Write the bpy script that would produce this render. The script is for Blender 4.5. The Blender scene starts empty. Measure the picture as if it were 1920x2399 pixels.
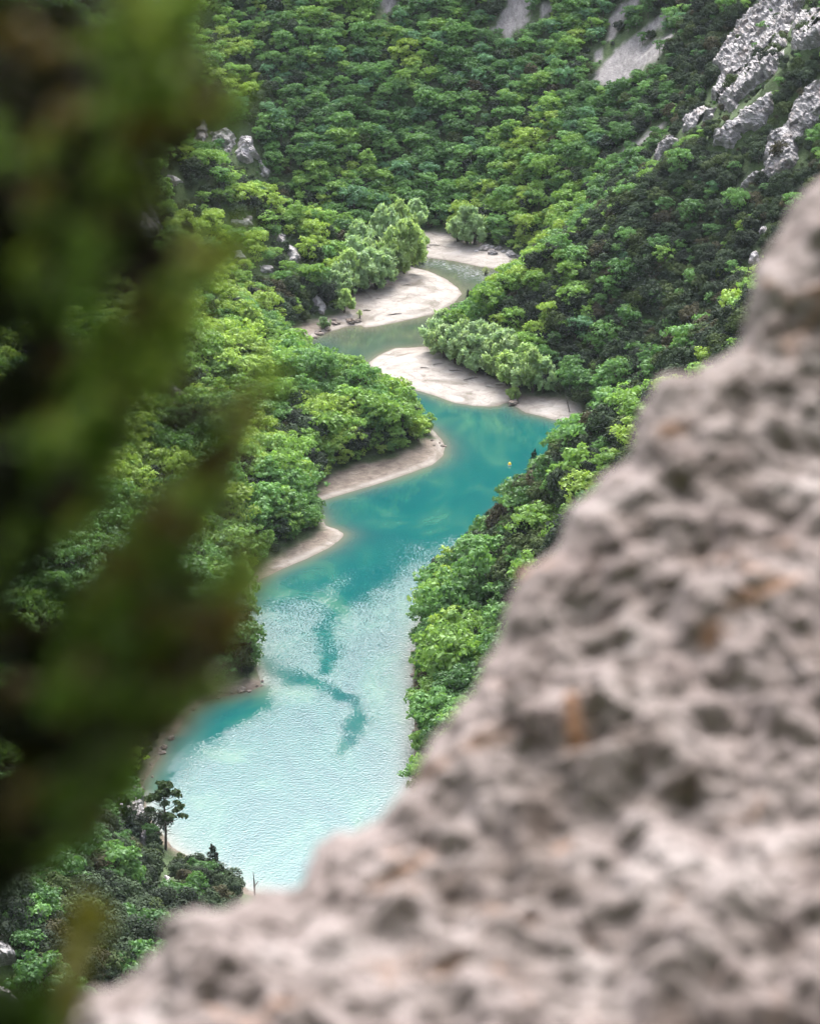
import bpy, math, random
import numpy as np
from mathutils import Vector, Matrix

rng = np.random.default_rng(7)
random.seed(7)
scene = bpy.context.scene
COL = scene.collection
R = math.radians

# ------------------------------------------------------------------ camera
W0, H0 = 1920.0, 2399.0
F = 7995.0                      # focal length in photo pixels (100 mm on a 30 mm tall sensor)
TH = R(19.73)                   # pitch below the horizon
CAM = np.array([0.0, 0.0, 200.0])
FWD = np.array([0, math.cos(TH), -math.sin(TH)])
UPV = np.array([0, math.sin(TH), math.cos(TH)])
RGT = np.array([1.0, 0, 0])
D2S = 1920.0 / 1726.0

def ray(px, py):
    px = np.asarray(px, float); py = np.asarray(py, float)
    u = (px - 960) / F; v = (1199.5 - py) / F
    return FWD + u[..., None] * RGT + v[..., None] * UPV

def flat(px, py, z=0.0):
    d = ray(px, py)
    t = (z - CAM[2]) / d[..., 2]
    return CAM[:2] + d[..., :2] * t[..., None]

def project(P):
    q = np.asarray(P, float) - CAM
    zc = q @ FWD
    return 960 + F * (q @ RGT) / zc, 1199.5 - F * (q @ UPV) / zc, zc

def camspace(px, py, zc):
    return CAM + ray(px, py) * np.asarray(zc, float)[..., None]

cam_data = bpy.data.cameras.new("camera")
cam = bpy.data.objects.new("camera", cam_data); COL.objects.link(cam)
cam.location = CAM; cam.rotation_euler = (math.pi / 2 - TH, 0, 0)
cam_data.sensor_fit = 'VERTICAL'; cam_data.sensor_height = 30.0; cam_data.sensor_width = 24.0
cam_data.lens = 100.0 * (2399 / F) / (30.0 / 100.0)
cam_data.clip_start = 0.1; cam_data.clip_end = 6000
cam_data.dof.use_dof = True; cam_data.dof.focus_distance = 590; cam_data.dof.aperture_fstop = 3.3
scene.camera = cam

# ------------------------------------------------------------------ noise
def _hash(ix, iy, iz, seed):
    with np.errstate(over='ignore'):
        h = (ix.astype(np.int64) * 374761393 + iy.astype(np.int64) * 668265263 + iz.astype(np.int64) * 2147483647 + seed * 974711) & 0x7fffffff
        h = ((h ^ (h >> 13)) * 1274126177) & 0x7fffffff
        h = ((h ^ (h >> 16)) * 1103515245) & 0x7fffffff
    return (h ^ (h >> 15)) / float(0x7fffffff)

def vnoise(p, seed=0):
    p = np.asarray(p, float)
    i = np.floor(p).astype(np.int64); f = p - i
    f = f * f * f * (f * (f * 6 - 15) + 10)
    out = 0
    for dx in (0, 1):
        for dy in (0, 1):
            for dz in (0, 1):
                w = (f[..., 0] if dx else 1 - f[..., 0]) * (f[..., 1] if dy else 1 - f[..., 1]) * (f[..., 2] if dz else 1 - f[..., 2])
                out = out + w * _hash(i[..., 0] + dx, i[..., 1] + dy, i[..., 2] + dz, seed)
    return out * 2 - 1

def fbm(p, octaves=4, seed=0, gain=0.5):
    a, s, out = 1.0, 1.0, 0
    for o in range(octaves):
        out = out + a * vnoise(np.asarray(p) * s, seed + o * 17); a *= gain; s *= 2.03
    return out

def worley(p, seed=0):
    p = np.asarray(p, float); i = np.floor(p).astype(np.int64)
    f1 = np.full(p.shape[:-1], 9.0); f2 = f1.copy()
    for dx in (-1, 0, 1):
        for dy in (-1, 0, 1):
            for dz in (-1, 0, 1):
                c = i + np.array([dx, dy, dz])
                q = np.stack([c[..., k] + _hash(c[..., 0], c[..., 1], c[..., 2], seed + 31 * k) for k in range(3)], -1)
                d = np.sqrt(((q - p) ** 2).sum(-1))
                f2 = np.where(d < f1, f1, np.minimum(f2, d)); f1 = np.minimum(f1, d)
    return f1, f2

def sstep(a, b, x):
    t = np.clip((x - a) / (b - a), 0, 1); return t * t * (3 - 2 * t)

def poly_dist(P, poly, closed=True):
    """signed distance, positive inside"""
    P = np.asarray(P, float); poly = np.asarray(poly, float)
    best = np.full(len(P), 1e18); inside = np.zeros(len(P), bool)
    n = len(poly)
    for k in range(n if closed else n - 1):
        a = poly[k]; b = poly[(k + 1) % n]
        ab = b - a; ap = P - a
        t = np.clip((ap @ ab) / max(ab @ ab, 1e-12), 0, 1)
        best = np.minimum(best, ((ap - t[:, None] * ab) ** 2).sum(1))
        if closed:
            c = (a[1] > P[:, 1]) != (b[1] > P[:, 1])
            with np.errstate(divide='ignore', invalid='ignore'):
                xi = (b[0] - a[0]) * (P[:, 1] - a[1]) / (b[1] - a[1]) + a[0]
            inside ^= c & (P[:, 0] < xi)
    d = np.sqrt(best)
    return np.where(inside, d, -d) if closed else d

# ------------------------------------------------------------------ mesh helpers
def mesh_obj(name, verts, faces, mats=(), mat_idx=None, smooth=False, attrs=None, parent=None, link=True, crease=None):
    """faces: (n,k) array or list of arrays with one k each"""
    me = bpy.data.meshes.new(name)
    verts = np.asarray(verts, np.float32)
    groups = faces if isinstance(faces, list) else [faces]
    groups = [np.asarray(g, np.int32) for g in groups if len(g)]
    idx = np.concatenate([g.ravel() for g in groups])
    tot = np.concatenate([np.full(len(g), g.shape[1], np.int32) for g in groups])
    start = np.concatenate([[0], np.cumsum(tot)[:-1]]).astype(np.int32)
    me.vertices.add(len(verts)); me.vertices.foreach_set('co', verts.ravel())
    me.loops.add(len(idx)); me.loops.foreach_set('vertex_index', idx)
    me.polygons.add(len(tot)); me.polygons.foreach_set('loop_start', start)
    for m in mats: me.materials.append(m)
    if mat_idx is not None: me.polygons.foreach_set('material_index', np.asarray(mat_idx, np.int32))
    me.polygons.foreach_set('use_smooth', np.full(len(tot), smooth, bool))
    for k, v in (attrs or {}).items():
        a = me.attributes.new(k, 'FLOAT', 'POINT'); a.data.foreach_set('value', np.asarray(v, np.float32))
    me.update(calc_edges=True)
    o = bpy.data.objects.new(name, me)
    if link: COL.objects.link(o)
    if parent: o.parent = parent
    return o

def tag(o, label=None, cat=None, group=None, kind=None):
    if label: o["label"] = label
    if cat: o["category"] = cat
    if group: o["group"] = group
    if kind: o["kind"] = kind
    return o

def empty(name, loc):
    o = bpy.data.objects.new(name, None); COL.objects.link(o); o.location = loc; o.empty_display_size = 0.5
    return o

def grid_faces(nr, nc):
    a = np.arange(nr * nc).reshape(nr, nc)
    return np.stack([a[:-1, :-1], a[:-1, 1:], a[1:, 1:], a[1:, :-1]], -1).reshape(-1, 4)

def tube(points, radii, sides=7):
    """verts, quads of a tapered tube"""
    P = np.asarray(points, float); n = len(P)
    T = np.gradient(P, axis=0); T /= np.linalg.norm(T, axis=1)[:, None] + 1e-9
    ref = np.array([0.3, 0.9, 0.1]); V = []
    for k in range(n):
        a = np.cross(T[k], ref); a /= np.linalg.norm(a) + 1e-9; b = np.cross(T[k], a)
        an = np.arange(sides) * 2 * math.pi / sides
        V.append(P[k] + radii[k] * (np.cos(an)[:, None] * a + np.sin(an)[:, None] * b))
    V = np.concatenate(V); Q = []
    for k in range(n - 1):
        for s in range(sides):
            s2 = (s + 1) % sides
            Q.append((k * sides + s, k * sides + s2, (k + 1) * sides + s2, (k + 1) * sides + s))
    Q.append(tuple(range(4)) if sides >= 4 else Q[-1])
    return V, np.array(Q)

def join(parts):
    V, Fc, M, off = [], [], [], 0
    for v, f, m in parts:
        V.append(v); Fc.append(np.asarray(f) + off); M.append(np.full(len(f), m)); off += len(v)
    return np.concatenate(V), np.concatenate(Fc), np.concatenate(M)

# ------------------------------------------------------------------ materials
def new_mat(name):
    m = bpy.data.materials.new(name); m.use_nodes = True
    nt = m.node_tree; nt.nodes.clear()
    return m, nt, nt.nodes, nt.links

def N(nt, typ, **kw):
    n = nt.nodes.new(typ)
    for k, v in kw.items():
        if k.startswith('i_'):
            n.inputs[k[2:].replace('_', ' ')].default_value = v
        else: setattr(n, k, v)
    return n

def ramp(nt, fac, stops):
    n = nt.nodes.new('ShaderNodeValToRGB'); el = n.color_ramp.elements
    while len(el) < len(stops): el.new(0.5)
    for e, (p, c) in zip(el, stops):
        e.position = p; e.color = (*c, 1) if len(c) == 3 else c
    if fac is not None: nt.links.new(fac, n.inputs['Fac'])
    return n.outputs['Color']

def mixc(nt, fac, a, b, mode='MIX'):
    n = nt.nodes.new('ShaderNodeMix'); n.data_type = 'RGBA'; n.blend_type = mode
    for sock, v in ((n.inputs[0], fac), (n.inputs[6], a), (n.inputs[7], b)):
        if hasattr(v, 'is_linked'): nt.links.new(v, sock)
        elif isinstance(v, (int, float)): sock.default_value = v
        else: sock.default_value = (*v, 1)
    return n.outputs[2]

def math_n(nt, op, a, b=None, c=None, clamp=False):
    n = nt.nodes.new('ShaderNodeMath'); n.operation = op; n.use_clamp = clamp
    for k, v in enumerate((a, b, c)):
        if v is None: continue
        if hasattr(v, 'is_linked'): nt.links.new(v, n.inputs[k])
        else: n.inputs[k].default_value = v
    return n.outputs[0]

def noise(nt, scale, detail=4, rough=0.55, vec=None, dist=0.0):
    n = N(nt, 'ShaderNodeTexNoise'); n.inputs['Scale'].default_value = scale
    n.inputs['Detail'].default_value = detail; n.inputs['Roughness'].default_value = rough
    n.inputs['Distortion'].default_value = dist
    if vec is not None: nt.links.new(vec, n.inputs['Vector'])
    return n.outputs['Fac']

def geo_pos(nt): return N(nt, 'ShaderNodeNewGeometry').outputs['Position']
def obj_pos(nt): return N(nt, 'ShaderNodeTexCoord').outputs['Object']
def attr(nt, name): return N(nt, 'ShaderNodeAttribute', attribute_name=name).outputs['Fac']
def scaled(nt, vec, s):
    n = N(nt, 'ShaderNodeMapping'); nt.links.new(vec, n.inputs['Vector']); n.inputs['Scale'].default_value = s
    return n.outputs['Vector']

def finish(nt, color, rough=0.9, bump=None, strength=0.5, dist=0.1, spec=0.2):
    b = N(nt, 'ShaderNodeBsdfPrincipled'); o = N(nt, 'ShaderNodeOutputMaterial')
    if hasattr(color, 'is_linked'): nt.links.new(color, b.inputs['Base Color'])
    else: b.inputs['Base Color'].default_value = (*color, 1)
    if hasattr(rough, 'is_linked'): nt.links.new(rough, b.inputs['Roughness'])
    else: b.inputs['Roughness'].default_value = rough
    b.inputs['Specular IOR Level'].default_value = spec
    if bump is not None:
        bn = N(nt, 'ShaderNodeBump'); bn.inputs['Strength'].default_value = strength; bn.inputs['Distance'].default_value = dist
        nt.links.new(bump, bn.inputs['Height']); nt.links.new(bn.outputs['Normal'], b.inputs['Normal'])
    nt.links.new(b.outputs['BSDF'], o.inputs['Surface'])
    return b

def leaf_mat(name, trans=0.3, vary=0.35, gain=1.0, gloss=0.025):
    m, nt, nodes, L = new_mat(name)
    oi = N(nt, 'ShaderNodeObjectInfo')
    pos = obj_pos(nt)
    n1 = noise(nt, 1.3, 3, 0.6, pos); n2 = noise(nt, 7.0, 2, 0.6, pos)
    v = math_n(nt, 'ADD', math_n(nt, 'MULTIPLY', n1, vary * 1.6), math_n(nt, 'MULTIPLY', n2, vary * 1.2))
    v = math_n(nt, 'ADD', v, 1 - vary * 1.4)
    v = math_n(nt, 'MULTIPLY', v, math_n(nt, 'MULTIPLY_ADD', oi.outputs['Random'], 0.4, 0.8 * gain))
    hs = N(nt, 'ShaderNodeHueSaturation')
    h = math_n(nt, 'MULTIPLY_ADD', n1, 0.03, 0.487); L.new(h, hs.inputs['Hue']); L.new(v, hs.inputs['Value'])
    at_ = N(nt, 'ShaderNodeAttribute', attribute_type='INSTANCER', attribute_name='tone'); L.new(at_.outputs['Color'], hs.inputs['Color'])
    d = N(nt, 'ShaderNodeBsdfDiffuse'); t = N(nt, 'ShaderNodeBsdfTranslucent'); mx = N(nt, 'ShaderNodeMixShader')
    L.new(hs.outputs['Color'], d.inputs['Color'])
    yel = mixc(nt, 1.0, hs.outputs['Color'], (1.08, 1.1, 0.7), 'MULTIPLY'); L.new(yel, t.inputs['Color'])
    mx.inputs[0].default_value = trans; L.new(d.outputs[0], mx.inputs[1]); L.new(t.outputs[0], mx.inputs[2])
    g = N(nt, 'ShaderNodeBsdfGlossy'); g.inputs['Roughness'].default_value = 0.45; g.inputs['Color'].default_value = (0.6, 0.65, 0.6, 1)
    m2 = N(nt, 'ShaderNodeMixShader'); m2.inputs[0].default_value = gloss
    L.new(mx.outputs[0], m2.inputs[1]); L.new(g.outputs[0], m2.inputs[2])
    o = N(nt, 'ShaderNodeOutputMaterial'); L.new(m2.outputs[0], o.inputs['Surface'])
    return m

M_LEAF = leaf_mat("leaves", 0.42, 0.33, 1.55)
M_HOLM = leaf_mat("evergreen_leaves", 0.12, 0.2, 1.1, 0.006)

def bark(name, c1, c2):
    m, nt, nodes, L = new_mat(name)
    p = scaled(nt, obj_pos(nt), (6, 6, 1.2)); n = noise(nt, 3, 5, 0.65, p)
    finish(nt, ramp(nt, n, [(0.3, c1), (0.7, c2)]), 0.95, n, 0.8, 0.05); return m
M_BARK = bark("bark", (0.035, 0.028, 0.022), (0.12, 0.10, 0.08))
M_DEAD = bark("dead_wood", (0.05, 0.04, 0.035), (0.16, 0.14, 0.12))
M_PALEDEAD = bark("bleached_wood", (0.22, 0.2, 0.18), (0.4, 0.37, 0.33))

def limestone(name, light=(0.345, 0.33, 0.318), dark=(0.09, 0.087, 0.088), warm=(0.20, 0.15, 0.11), sc=1.0, strata=(0.5, 0.5, 2.2)):
    m, nt, nodes, L = new_mat(name)
    p = geo_pos(nt); ps = scaled(nt, p, strata)
    a = noise(nt, 0.7 * sc, 8, 0.6, ps, 0.3); b = noise(nt, 0.25 * sc, 4, 0.5, p); c = noise(nt, 3.0 * sc, 6, 0.65, ps, 0.3)
    dp = N(nt, 'ShaderNodeVectorMath', operation='ADD'); nz = N(nt, 'ShaderNodeTexNoise'); nz.inputs['Scale'].default_value = 0.8 * sc; L.new(ps, nz.inputs['Vector']); L.new(ps, dp.inputs[0]); L.new(nz.outputs['Color'], dp.inputs[1])
    vo = N(nt, 'ShaderNodeTexVoronoi', feature='DISTANCE_TO_EDGE'); vo.inputs['Scale'].default_value = 0.75 * sc; L.new(dp.outputs[0], vo.inputs['Vector'])
    crack = ramp(nt, vo.outputs['Distance'], [(0.0, (0, 0, 0)), (0.10, (1, 1, 1))])
    col = ramp(nt, a, [(0.28, tuple(0.6 * x + 0.4 * y for x, y in zip(dark, light))), (0.50, tuple(0.2 * x + 0.8 * y for x, y in zip(dark, light))), (0.68, light)])
    col = mixc(nt, math_n(nt, 'MULTIPLY', ramp(nt, b, [(0.55, (0, 0, 0)), (0.75, (1, 1, 1))]), 0.5), col, warm)
    col = mixc(nt, 0.4, col, ramp(nt, c, [(0.3, (0.6, 0.6, 0.61)), (0.7, (1.15, 1.13, 1.12))]), 'MULTIPLY')
    col = mixc(nt, math_n(nt, 'MULTIPLY', math_n(nt, 'SUBTRACT', 1.0, crack), 0.45), col, tuple(1.5 * x for x in dark))
    h = math_n(nt, 'ADD', math_n(nt, 'MULTIPLY', a, 0.6), math_n(nt, 'ADD', math_n(nt, 'MULTIPLY', c, 0.4), math_n(nt, 'MULTIPLY', crack, 0.5)))
    finish(nt, col, 0.97, h, 0.6, 0.8 / sc, 0.05); return m
M_CLIFF = limestone("grey_limestone")
M_PALE = limestone("pale_limestone", (0.42, 0.40, 0.39), (0.15, 0.143, 0.145), (0.27, 0.21, 0.16))
M_SHORE = limestone("shore_stone", (0.24, 0.205, 0.175), (0.09, 0.075, 0.063), (0.2, 0.14, 0.09), 1.6)

# ------------------------------------------------------------------ river and valley floor outlines (photo pixels on the water plane)
def c3(*pts): return [(600 + x / 2.1575, 450 + y / 2.1575) for x, y in pts]
WL = [(1500, 4600), (900, 2900), (960, 2500), (790, 2230), (690, 2128), (585, 2085), (490, 2035), (405, 1985), (350, 1915), (336, 1843), (343, 1825), (375, 1775), (385, 1727), (413, 1718),
      (436, 1676), (482, 1641), (533, 1630), (589, 1618), (612, 1607), (606, 1580), (585, 1520), (565, 1460), (560, 1420), (575, 1381), (607, 1360), (659, 1334),
      (721, 1308), (774, 1282), (800, 1262), (807, 1251), (790, 1240), (765, 1232), (748, 1205), (743, 1185), (747, 1175), (800, 1159), (878, 1136), (956, 1110), (1013, 1089),
      (1038, 1068), (1042, 1047), (1035, 1030), (1012, 1005), (965, 980), (905, 958), (840, 930), (780, 900), (730, 860), (690, 825), (690, 812), (707, 802), (758, 781),
      (813, 765), (846, 762), (852, 768), (878, 765), (925, 756), (971, 746), (1017, 735), (1063, 710), (1082, 689), (1073, 675), (1045, 654), (1003, 635), (966, 626),
      (930, 608), (860, 600), (700, 596)]
WR = [(700, 580), (860, 586), (940, 593), (985, 601), (1026, 607), (1063, 612), (1119, 624), (1156, 630), (1184, 627), (1221, 618), (1228, 630), (1195, 660), (1150, 708),
      (1110, 743), (1060, 773), (1025, 798), (1013, 811), (971, 814), (924, 816), (887, 832), (864, 849), (870, 872), (905, 895), (950, 908), (980, 916), (1017, 927), (1063, 944),
      (1110, 951), (1147, 953), (1170, 951), (1180, 943), (1195, 946), (1230, 967), (1263, 974), (1295, 983), (1342, 990), (1351, 997), (1362, 1000), (1345, 1012), (1310, 1058),
      (1290, 1092), (1240, 1118), (1200, 1150), (1168, 1195), (1142, 1245), (1112, 1290), (1088, 1325), (1075, 1352), (1020, 1395), (1000, 1425), (982, 1475), (972, 1520),
      (967, 1560), (968, 1640), (972, 1700), (970, 1760), (963, 1850), (950, 2000), (910, 2250), (1000, 2500), (1400, 2900), (2600, 4600)]
FL = [(1400, 4600), (830, 2900), (930, 2500), (765, 2240), (665, 2142), (565, 2100), (470, 2050), (388, 2000), (326, 1925), (318, 1843), (328, 1812), (358, 1768), (370, 1722), (396, 1706), (422, 1664), (470, 1627),
      (530, 1612), (588, 1590), (603, 1575), (594, 1520), (572, 1460), (556, 1425), (556, 1385), (600, 1335), (650, 1305), (700, 1280), (735, 1255), (753, 1238), (735, 1205),
      (736, 1170), (745, 1150), (774, 1120), (852, 1094), (930, 1076), (980, 1050), (1010, 1030), (1013, 1018), (1000, 1005), (960, 990), (905, 970), (840, 945), (780, 912),
      (725, 868), (672, 828), (669, 793), (700, 770), (745, 753), (790, 742), (808, 730), (827, 695), (860, 682), (915, 663), (952, 635), (945, 620), (900, 612), (700, 606)]
FR = [(700, 570), (900, 563), (965, 556), (1000, 554), (1063, 562), (1110, 572), (1150, 588), (1190, 600), (1228, 612), (1238, 625), (1215, 662), (1165, 712), (1120, 752), (1070, 785),
      (1035, 812), (1022, 838), (1045, 850), (1063, 862), (1100, 876), (1156, 895), (1190, 910), (1220, 932), (1285, 937), (1325, 950), (1365, 965), (1385, 985), (1375, 1005),
      (1330, 1060), (1310, 1095), (1260, 1120), (1215, 1155), (1178, 1205), (1150, 1255), (1120, 1300), (1100, 1335), (1085, 1362), (1035, 1400), (1010, 1430), (995, 1478),
      (985, 1525), (982, 1640), (985, 1760), (975, 1850), (962, 2000), (925, 2250), (1020, 2500), (1450, 2900), (2700, 4600)]
WR = [(x + 56 * min(1, (y - 985) / 30, (1330 - y) / 110) if 985 < y < 1330 and x > 1060 else x, y) for x, y in WR]
FR = [(x + 56 * min(1, (y - 985) / 30, (1340 - y) / 110) if 985 < y < 1340 and x > 1080 else x, y) for x, y in FR]
def world_poly(a, b):
    p = np.array(a + b, float); return flat(p[:, 0], p[:, 1])
WATER = world_poly(WL, WR); FLOOR = world_poly(FL, FR)

# slopes of the hillsides: control points (x, y, slope)
SC = np.array([(-5, 600, .42), (-25, 590, .45), (-45, 570, .52), (-60, 590, .6), (-24, 690, .46), (-36, 680, .75), (-55, 680, 1.15), (-80, 680, 1.1), (-60, 480, .65), (-45, 385, .62), (-30, 430, .6),
               (-30, 790, .66), (0, 800, .66), (40, 820, .68), (80, 830, .72), (0, 900, .85), (-80, 850, .78), (45, 660, .82), (70, 640, .95), (60, 560, .95), (50, 490, 1.0), (30, 430, .8), (35, 380, .8), (90, 700, .95)])

def dist_fields(P):
    return poly_dist(P, WATER), poly_dist(P, FLOOR)

def height(P, dw, dv):
    w = np.exp(-((P[:, None, 0] - SC[None, :, 0]) ** 2 + (P[:, None, 1] - SC[None, :, 1]) ** 2) / (2 * 24.0 ** 2)) + 1e-9
    far = np.exp(-np.sqrt((P[:, None, 0] - SC[None, :, 0]) ** 2 + (P[:, None, 1] - SC[None, :, 1]) ** 2) / 60.0) * 1e-3
    w = w + far
    S = (w * SC[None, :, 2]).sum(1) / w.sum(1)
    land = np.maximum(-dw, 0); hill = np.maximum(-dv, 0)
    p3 = np.stack([P[:, 0], P[:, 1], np.zeros(len(P))], 1)
    h = 1.5 * (1 - np.exp(-land * 0.11))
    h = h + S * hill * (1 - 0.25 * np.exp(-hill / 6.0))
    h = -14 * np.logaddexp(-h / 14, -330.0 / 14)
    h = h + sstep(4, 22, hill) * (fbm(p3 / 34.0, 4, 3) * 3.4) + sstep(0, 5, hill) * fbm(p3 / 7.0, 3, 9) * 0.55
    h = h + sstep(0.3, 3, land) * (fbm(p3 / 5.0, 3, 5) * 0.16) + sstep(0.0, 1.2, land) * sstep(6, 1, hill) * np.abs(fbm(p3 / 1.7, 3, 15)) * np.where(P[:, 1] < 525, 0.5, 0.12)
    h = np.where(dw > 0, -np.minimum(dw * 0.3, 4.0), h)
    # the cliff under the viewpoint; behind it an unseen rise added to darken the foreground
    y = P[:, 1]
    cl = np.interp(y, [-60, -12, -3.2, -2.2, 1.6, 2.6, 5, 12, 60, 150, 260, 300], [330, 285, 215, 198.6, 198.4, 197.6, 194.5, 186, 118, 45, 2, -20]) + fbm(p3 / 3.0, 3, 21) * 0.25 * sstep(2.0, 6.0, y)
    return np.where(y < 300, np.maximum(h * sstep(-40, 300, y) , cl), h)

# ------------------------------------------------------------------ terrain
gx = np.concatenate([np.linspace(-700, -150, 24)[:-1], np.arange(-150, 150, 0.85), np.linspace(150, 700, 24)])
gy = np.concatenate([np.linspace(-60, -4, 10)[:-1], np.arange(-4, 0, .8), np.arange(0, 14, 0.7), np.linspace(14, 320, 60)[:-1], np.arange(320, 900, 0.85), np.linspace(900, 1700, 50)])
GX, GY = np.meshgrid(gx, gy)
PG = np.stack([GX.ravel(), GY.ravel()], 1)
DW = np.concatenate([poly_dist(c, WATER) for c in np.array_split(PG, 8)])
DV = np.concatenate([poly_dist(c, FLOOR) for c in np.array_split(PG, 8)])
HZ = np.concatenate([height(a, b, c) for a, b, c in zip(np.array_split(PG, 24), np.array_split(DW, 24), np.array_split(DV, 24))])
HG = HZ.reshape(GX.shape)
DVG = DV.reshape(GX.shape); DWG = DW.reshape(GX.shape)

def bil(A, x, y):
    x = np.asarray(x, float); y = np.asarray(y, float)
    i = np.clip(np.searchsorted(gx, x) - 1, 0, len(gx) - 2); j = np.clip(np.searchsorted(gy, y) - 1, 0, len(gy) - 2)
    fx = np.clip((x - gx[i]) / (gx[i + 1] - gx[i]), 0, 1); fy = np.clip((y - gy[j]) / (gy[j + 1] - gy[j]), 0, 1)
    return (A[j, i] * (1 - fx) + A[j, i + 1] * fx) * (1 - fy) + (A[j + 1, i] * (1 - fx) + A[j + 1, i + 1] * fx) * fy

def ground(x, y): return bil(HG, x, y)

def hit(px, py, start=320.0, end=1000.0, step=1.5):
    """first terrain point along the ray of a photo pixel"""
    d = ray(px, py); d = d / d[..., 1:2]
    n = d.shape[0]; res = np.full(n, np.nan); prev = np.full(n, start); live = np.ones(n, bool)
    for t in np.arange(start, end, step):
        ii = np.nonzero(live)[0]
        if not len(ii): break
        p = CAM + d[ii] * t
        below = p[:, 2] < ground(p[:, 0], p[:, 1])
        if below.any():
            lo = np.full(below.sum(), t - step); hi = np.full(below.sum(), t); dd = d[ii[below]]
            for _ in range(7):
                m = 0.5 * (lo + hi); q = CAM + dd * m[:, None]; b = q[:, 2] < ground(q[:, 0], q[:, 1])
                hi = np.where(b, m, hi); lo = np.where(b, lo, m)
            res[ii[below]] = hi; live[ii[below]] = False
    res = np.where(np.isnan(res), end, res)
    return CAM + d * res[:, None]

def visible(P, lift=1.5):
    q = P - CAM; ok = np.ones(len(P), bool)
    for s in np.linspace(0.35, 0.985, 160):
        p = CAM + q * s
        ok &= p[:, 2] > ground(p[:, 0], p[:, 1]) - lift * 0
    return ok

# exposed mineral areas seen in the photo
def c2(*pts): return [(1100 + x / 2.105, y / 2.105) for x, y in pts]
def c1(*pts): return [(300 + x / 2.1575, y / 2.1575) for x, y in pts]
SCREE = [c2((220, -30), (345, -30), (300, 40), (270, 75), (295, 112), (230, 140), (190, 192), (110, 147)), c2((350, 30), (400, 15), (405, 62), (350, 92)),
         c2((598, 402), (660, 310), (760, 215), (880, 118), (982, 55), (975, 110), (880, 182), (830, 242), (980, 168), (1002, 180), (900, 312), (830, 352), (770, 392), (690, 422)),
         c2((680, 95), (760, 15), (835, -20), (830, 22), (740, 112), (720, 182), (680, 198), (690, 132)), c2((828, 692), (962, 595), (952, 632), (850, 702), (740, 752)),
         c1((1282, -20), (1365, -20), (1330, 40), (1300, 68)), c2((610, 250), (650, 235), (650, 300), (625, 300))]
qx, qy, qz = project(np.stack([PG[:, 0], PG[:, 1], HZ], 1)); infront = (qz > 1)
scree = np.zeros(len(PG))
near = infront & (qx > 800) & (qx < 1700) & (qy < 420) & (PG[:, 1] > 600)
Pn = np.stack([qx[near], qy[near]], 1); best = np.full(len(Pn), -99.0)
for s in SCREE: best = np.maximum(best, poly_dist(Pn, s))
scree[near] = sstep(-6, 4, best + 5 * fbm(np.stack([Pn[:, 0] / 14, Pn[:, 1] / 14, 0 * Pn[:, 0]], 1), 3, 44))

m_ground, nt, nodes, L = new_mat("hillside_soil")
p = geo_pos(nt)
a = noise(nt, 0.35, 6, 0.6, p); b = noise(nt, 2.2, 6, 0.65, p); g = noise(nt, 0.055, 5, 0.6, p); fine = noise(nt, 9.0, 4, 0.6, p)
soil = ramp(nt, b, [(0.3, (0.030, 0.045, 0.017)), (0.55, (0.044, 0.070, 0.024)), (0.75, (0.075, 0.10, 0.042))])
bank = attr(nt, 'bank'); bed = attr(nt, 'rise'); sc_a = attr(nt, 'scree'); ug = attr(nt, 'grit')
streak = noise(nt, 0.28, 7, 0.62, scaled(nt, p, (1.0, 1.6, 3.0)), 0.9)
gravel = ramp(nt, streak, [(0.25, (0.18, 0.155, 0.128)), (0.42, (0.25, 0.225, 0.195)), (0.56, (0.29, 0.265, 0.235)), (0.75, (0.325, 0.305, 0.28))])
gravel = mixc(nt, 0.5, gravel, ramp(nt, fine, [(0.3, (0.75, 0.74, 0.72)), (0.7, (1.12, 1.12, 1.12))]), 'MULTIPLY')
mudt = ramp(nt, noise(nt, 0.14, 6, 0.6, scaled(nt, p, (1, 1, 4)), 0.7), [(0.52, (0, 0, 0)), (0.66, (1, 1, 1))])
fl_ = math_n(nt, 'ADD', math_n(nt, 'MULTIPLY', attr(nt, 'land'), 1.0), math_n(nt, 'MULTIPLY', noise(nt, 0.22, 4, .6, p), 5.0))
lines = ramp(nt, math_n(nt, 'FRACT', math_n(nt, 'MULTIPLY', fl_, 0.42)), [(0.0, (.62, .6, .57)), (0.10, (1, 1, 1)), (0.9, (1.04, 1.04, 1.04)), (1.0, (.7, .68, .65))])
gravel = mixc(nt, ramp(nt, noise(nt, 0.16, 3, .5, p), [(.42, (0, 0, 0)), (.6, (1, 1, 1))]), gravel, mixc(nt, 1.0, gravel, lines, 'MULTIPLY'))
gravel = mixc(nt, math_n(nt, 'MULTIPLY', mudt, 0.75), gravel, (0.095, 0.082, 0.06))
earth = ramp(nt, noise(nt, 0.8, 6, 0.65, scaled(nt, p, (0.6, 0.6, 5)), 0.5), [(0.3, (0.08, 0.062, 0.047)), (0.55, (0.15, 0.122, 0.096)), (0.75, (0.21, 0.18, 0.15))])
earth = mixc(nt, attr(nt, 'pale'), earth, gravel)
wet = math_n(nt, 'SUBTRACT', 1.0, math_n(nt, 'SMOOTH_MIN', 1.0, math_n(nt, 'MULTIPLY', attr(nt, 'land'), 1.2), 0.1), clamp=True)
earth = mixc(nt, math_n(nt, 'MULTIPLY', wet, 0.7), earth, (0.10, 0.085, 0.065))
scr = ramp(nt, noise(nt, 0.55, 8, 0.72, scaled(nt, p, (2.2, 0.8, 0.8)), 0.3), [(0.32, (0.12, 0.112, 0.105)), (0.5, (0.20, 0.188, 0.178)), (0.68, (0.29, 0.272, 0.258))])
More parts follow.
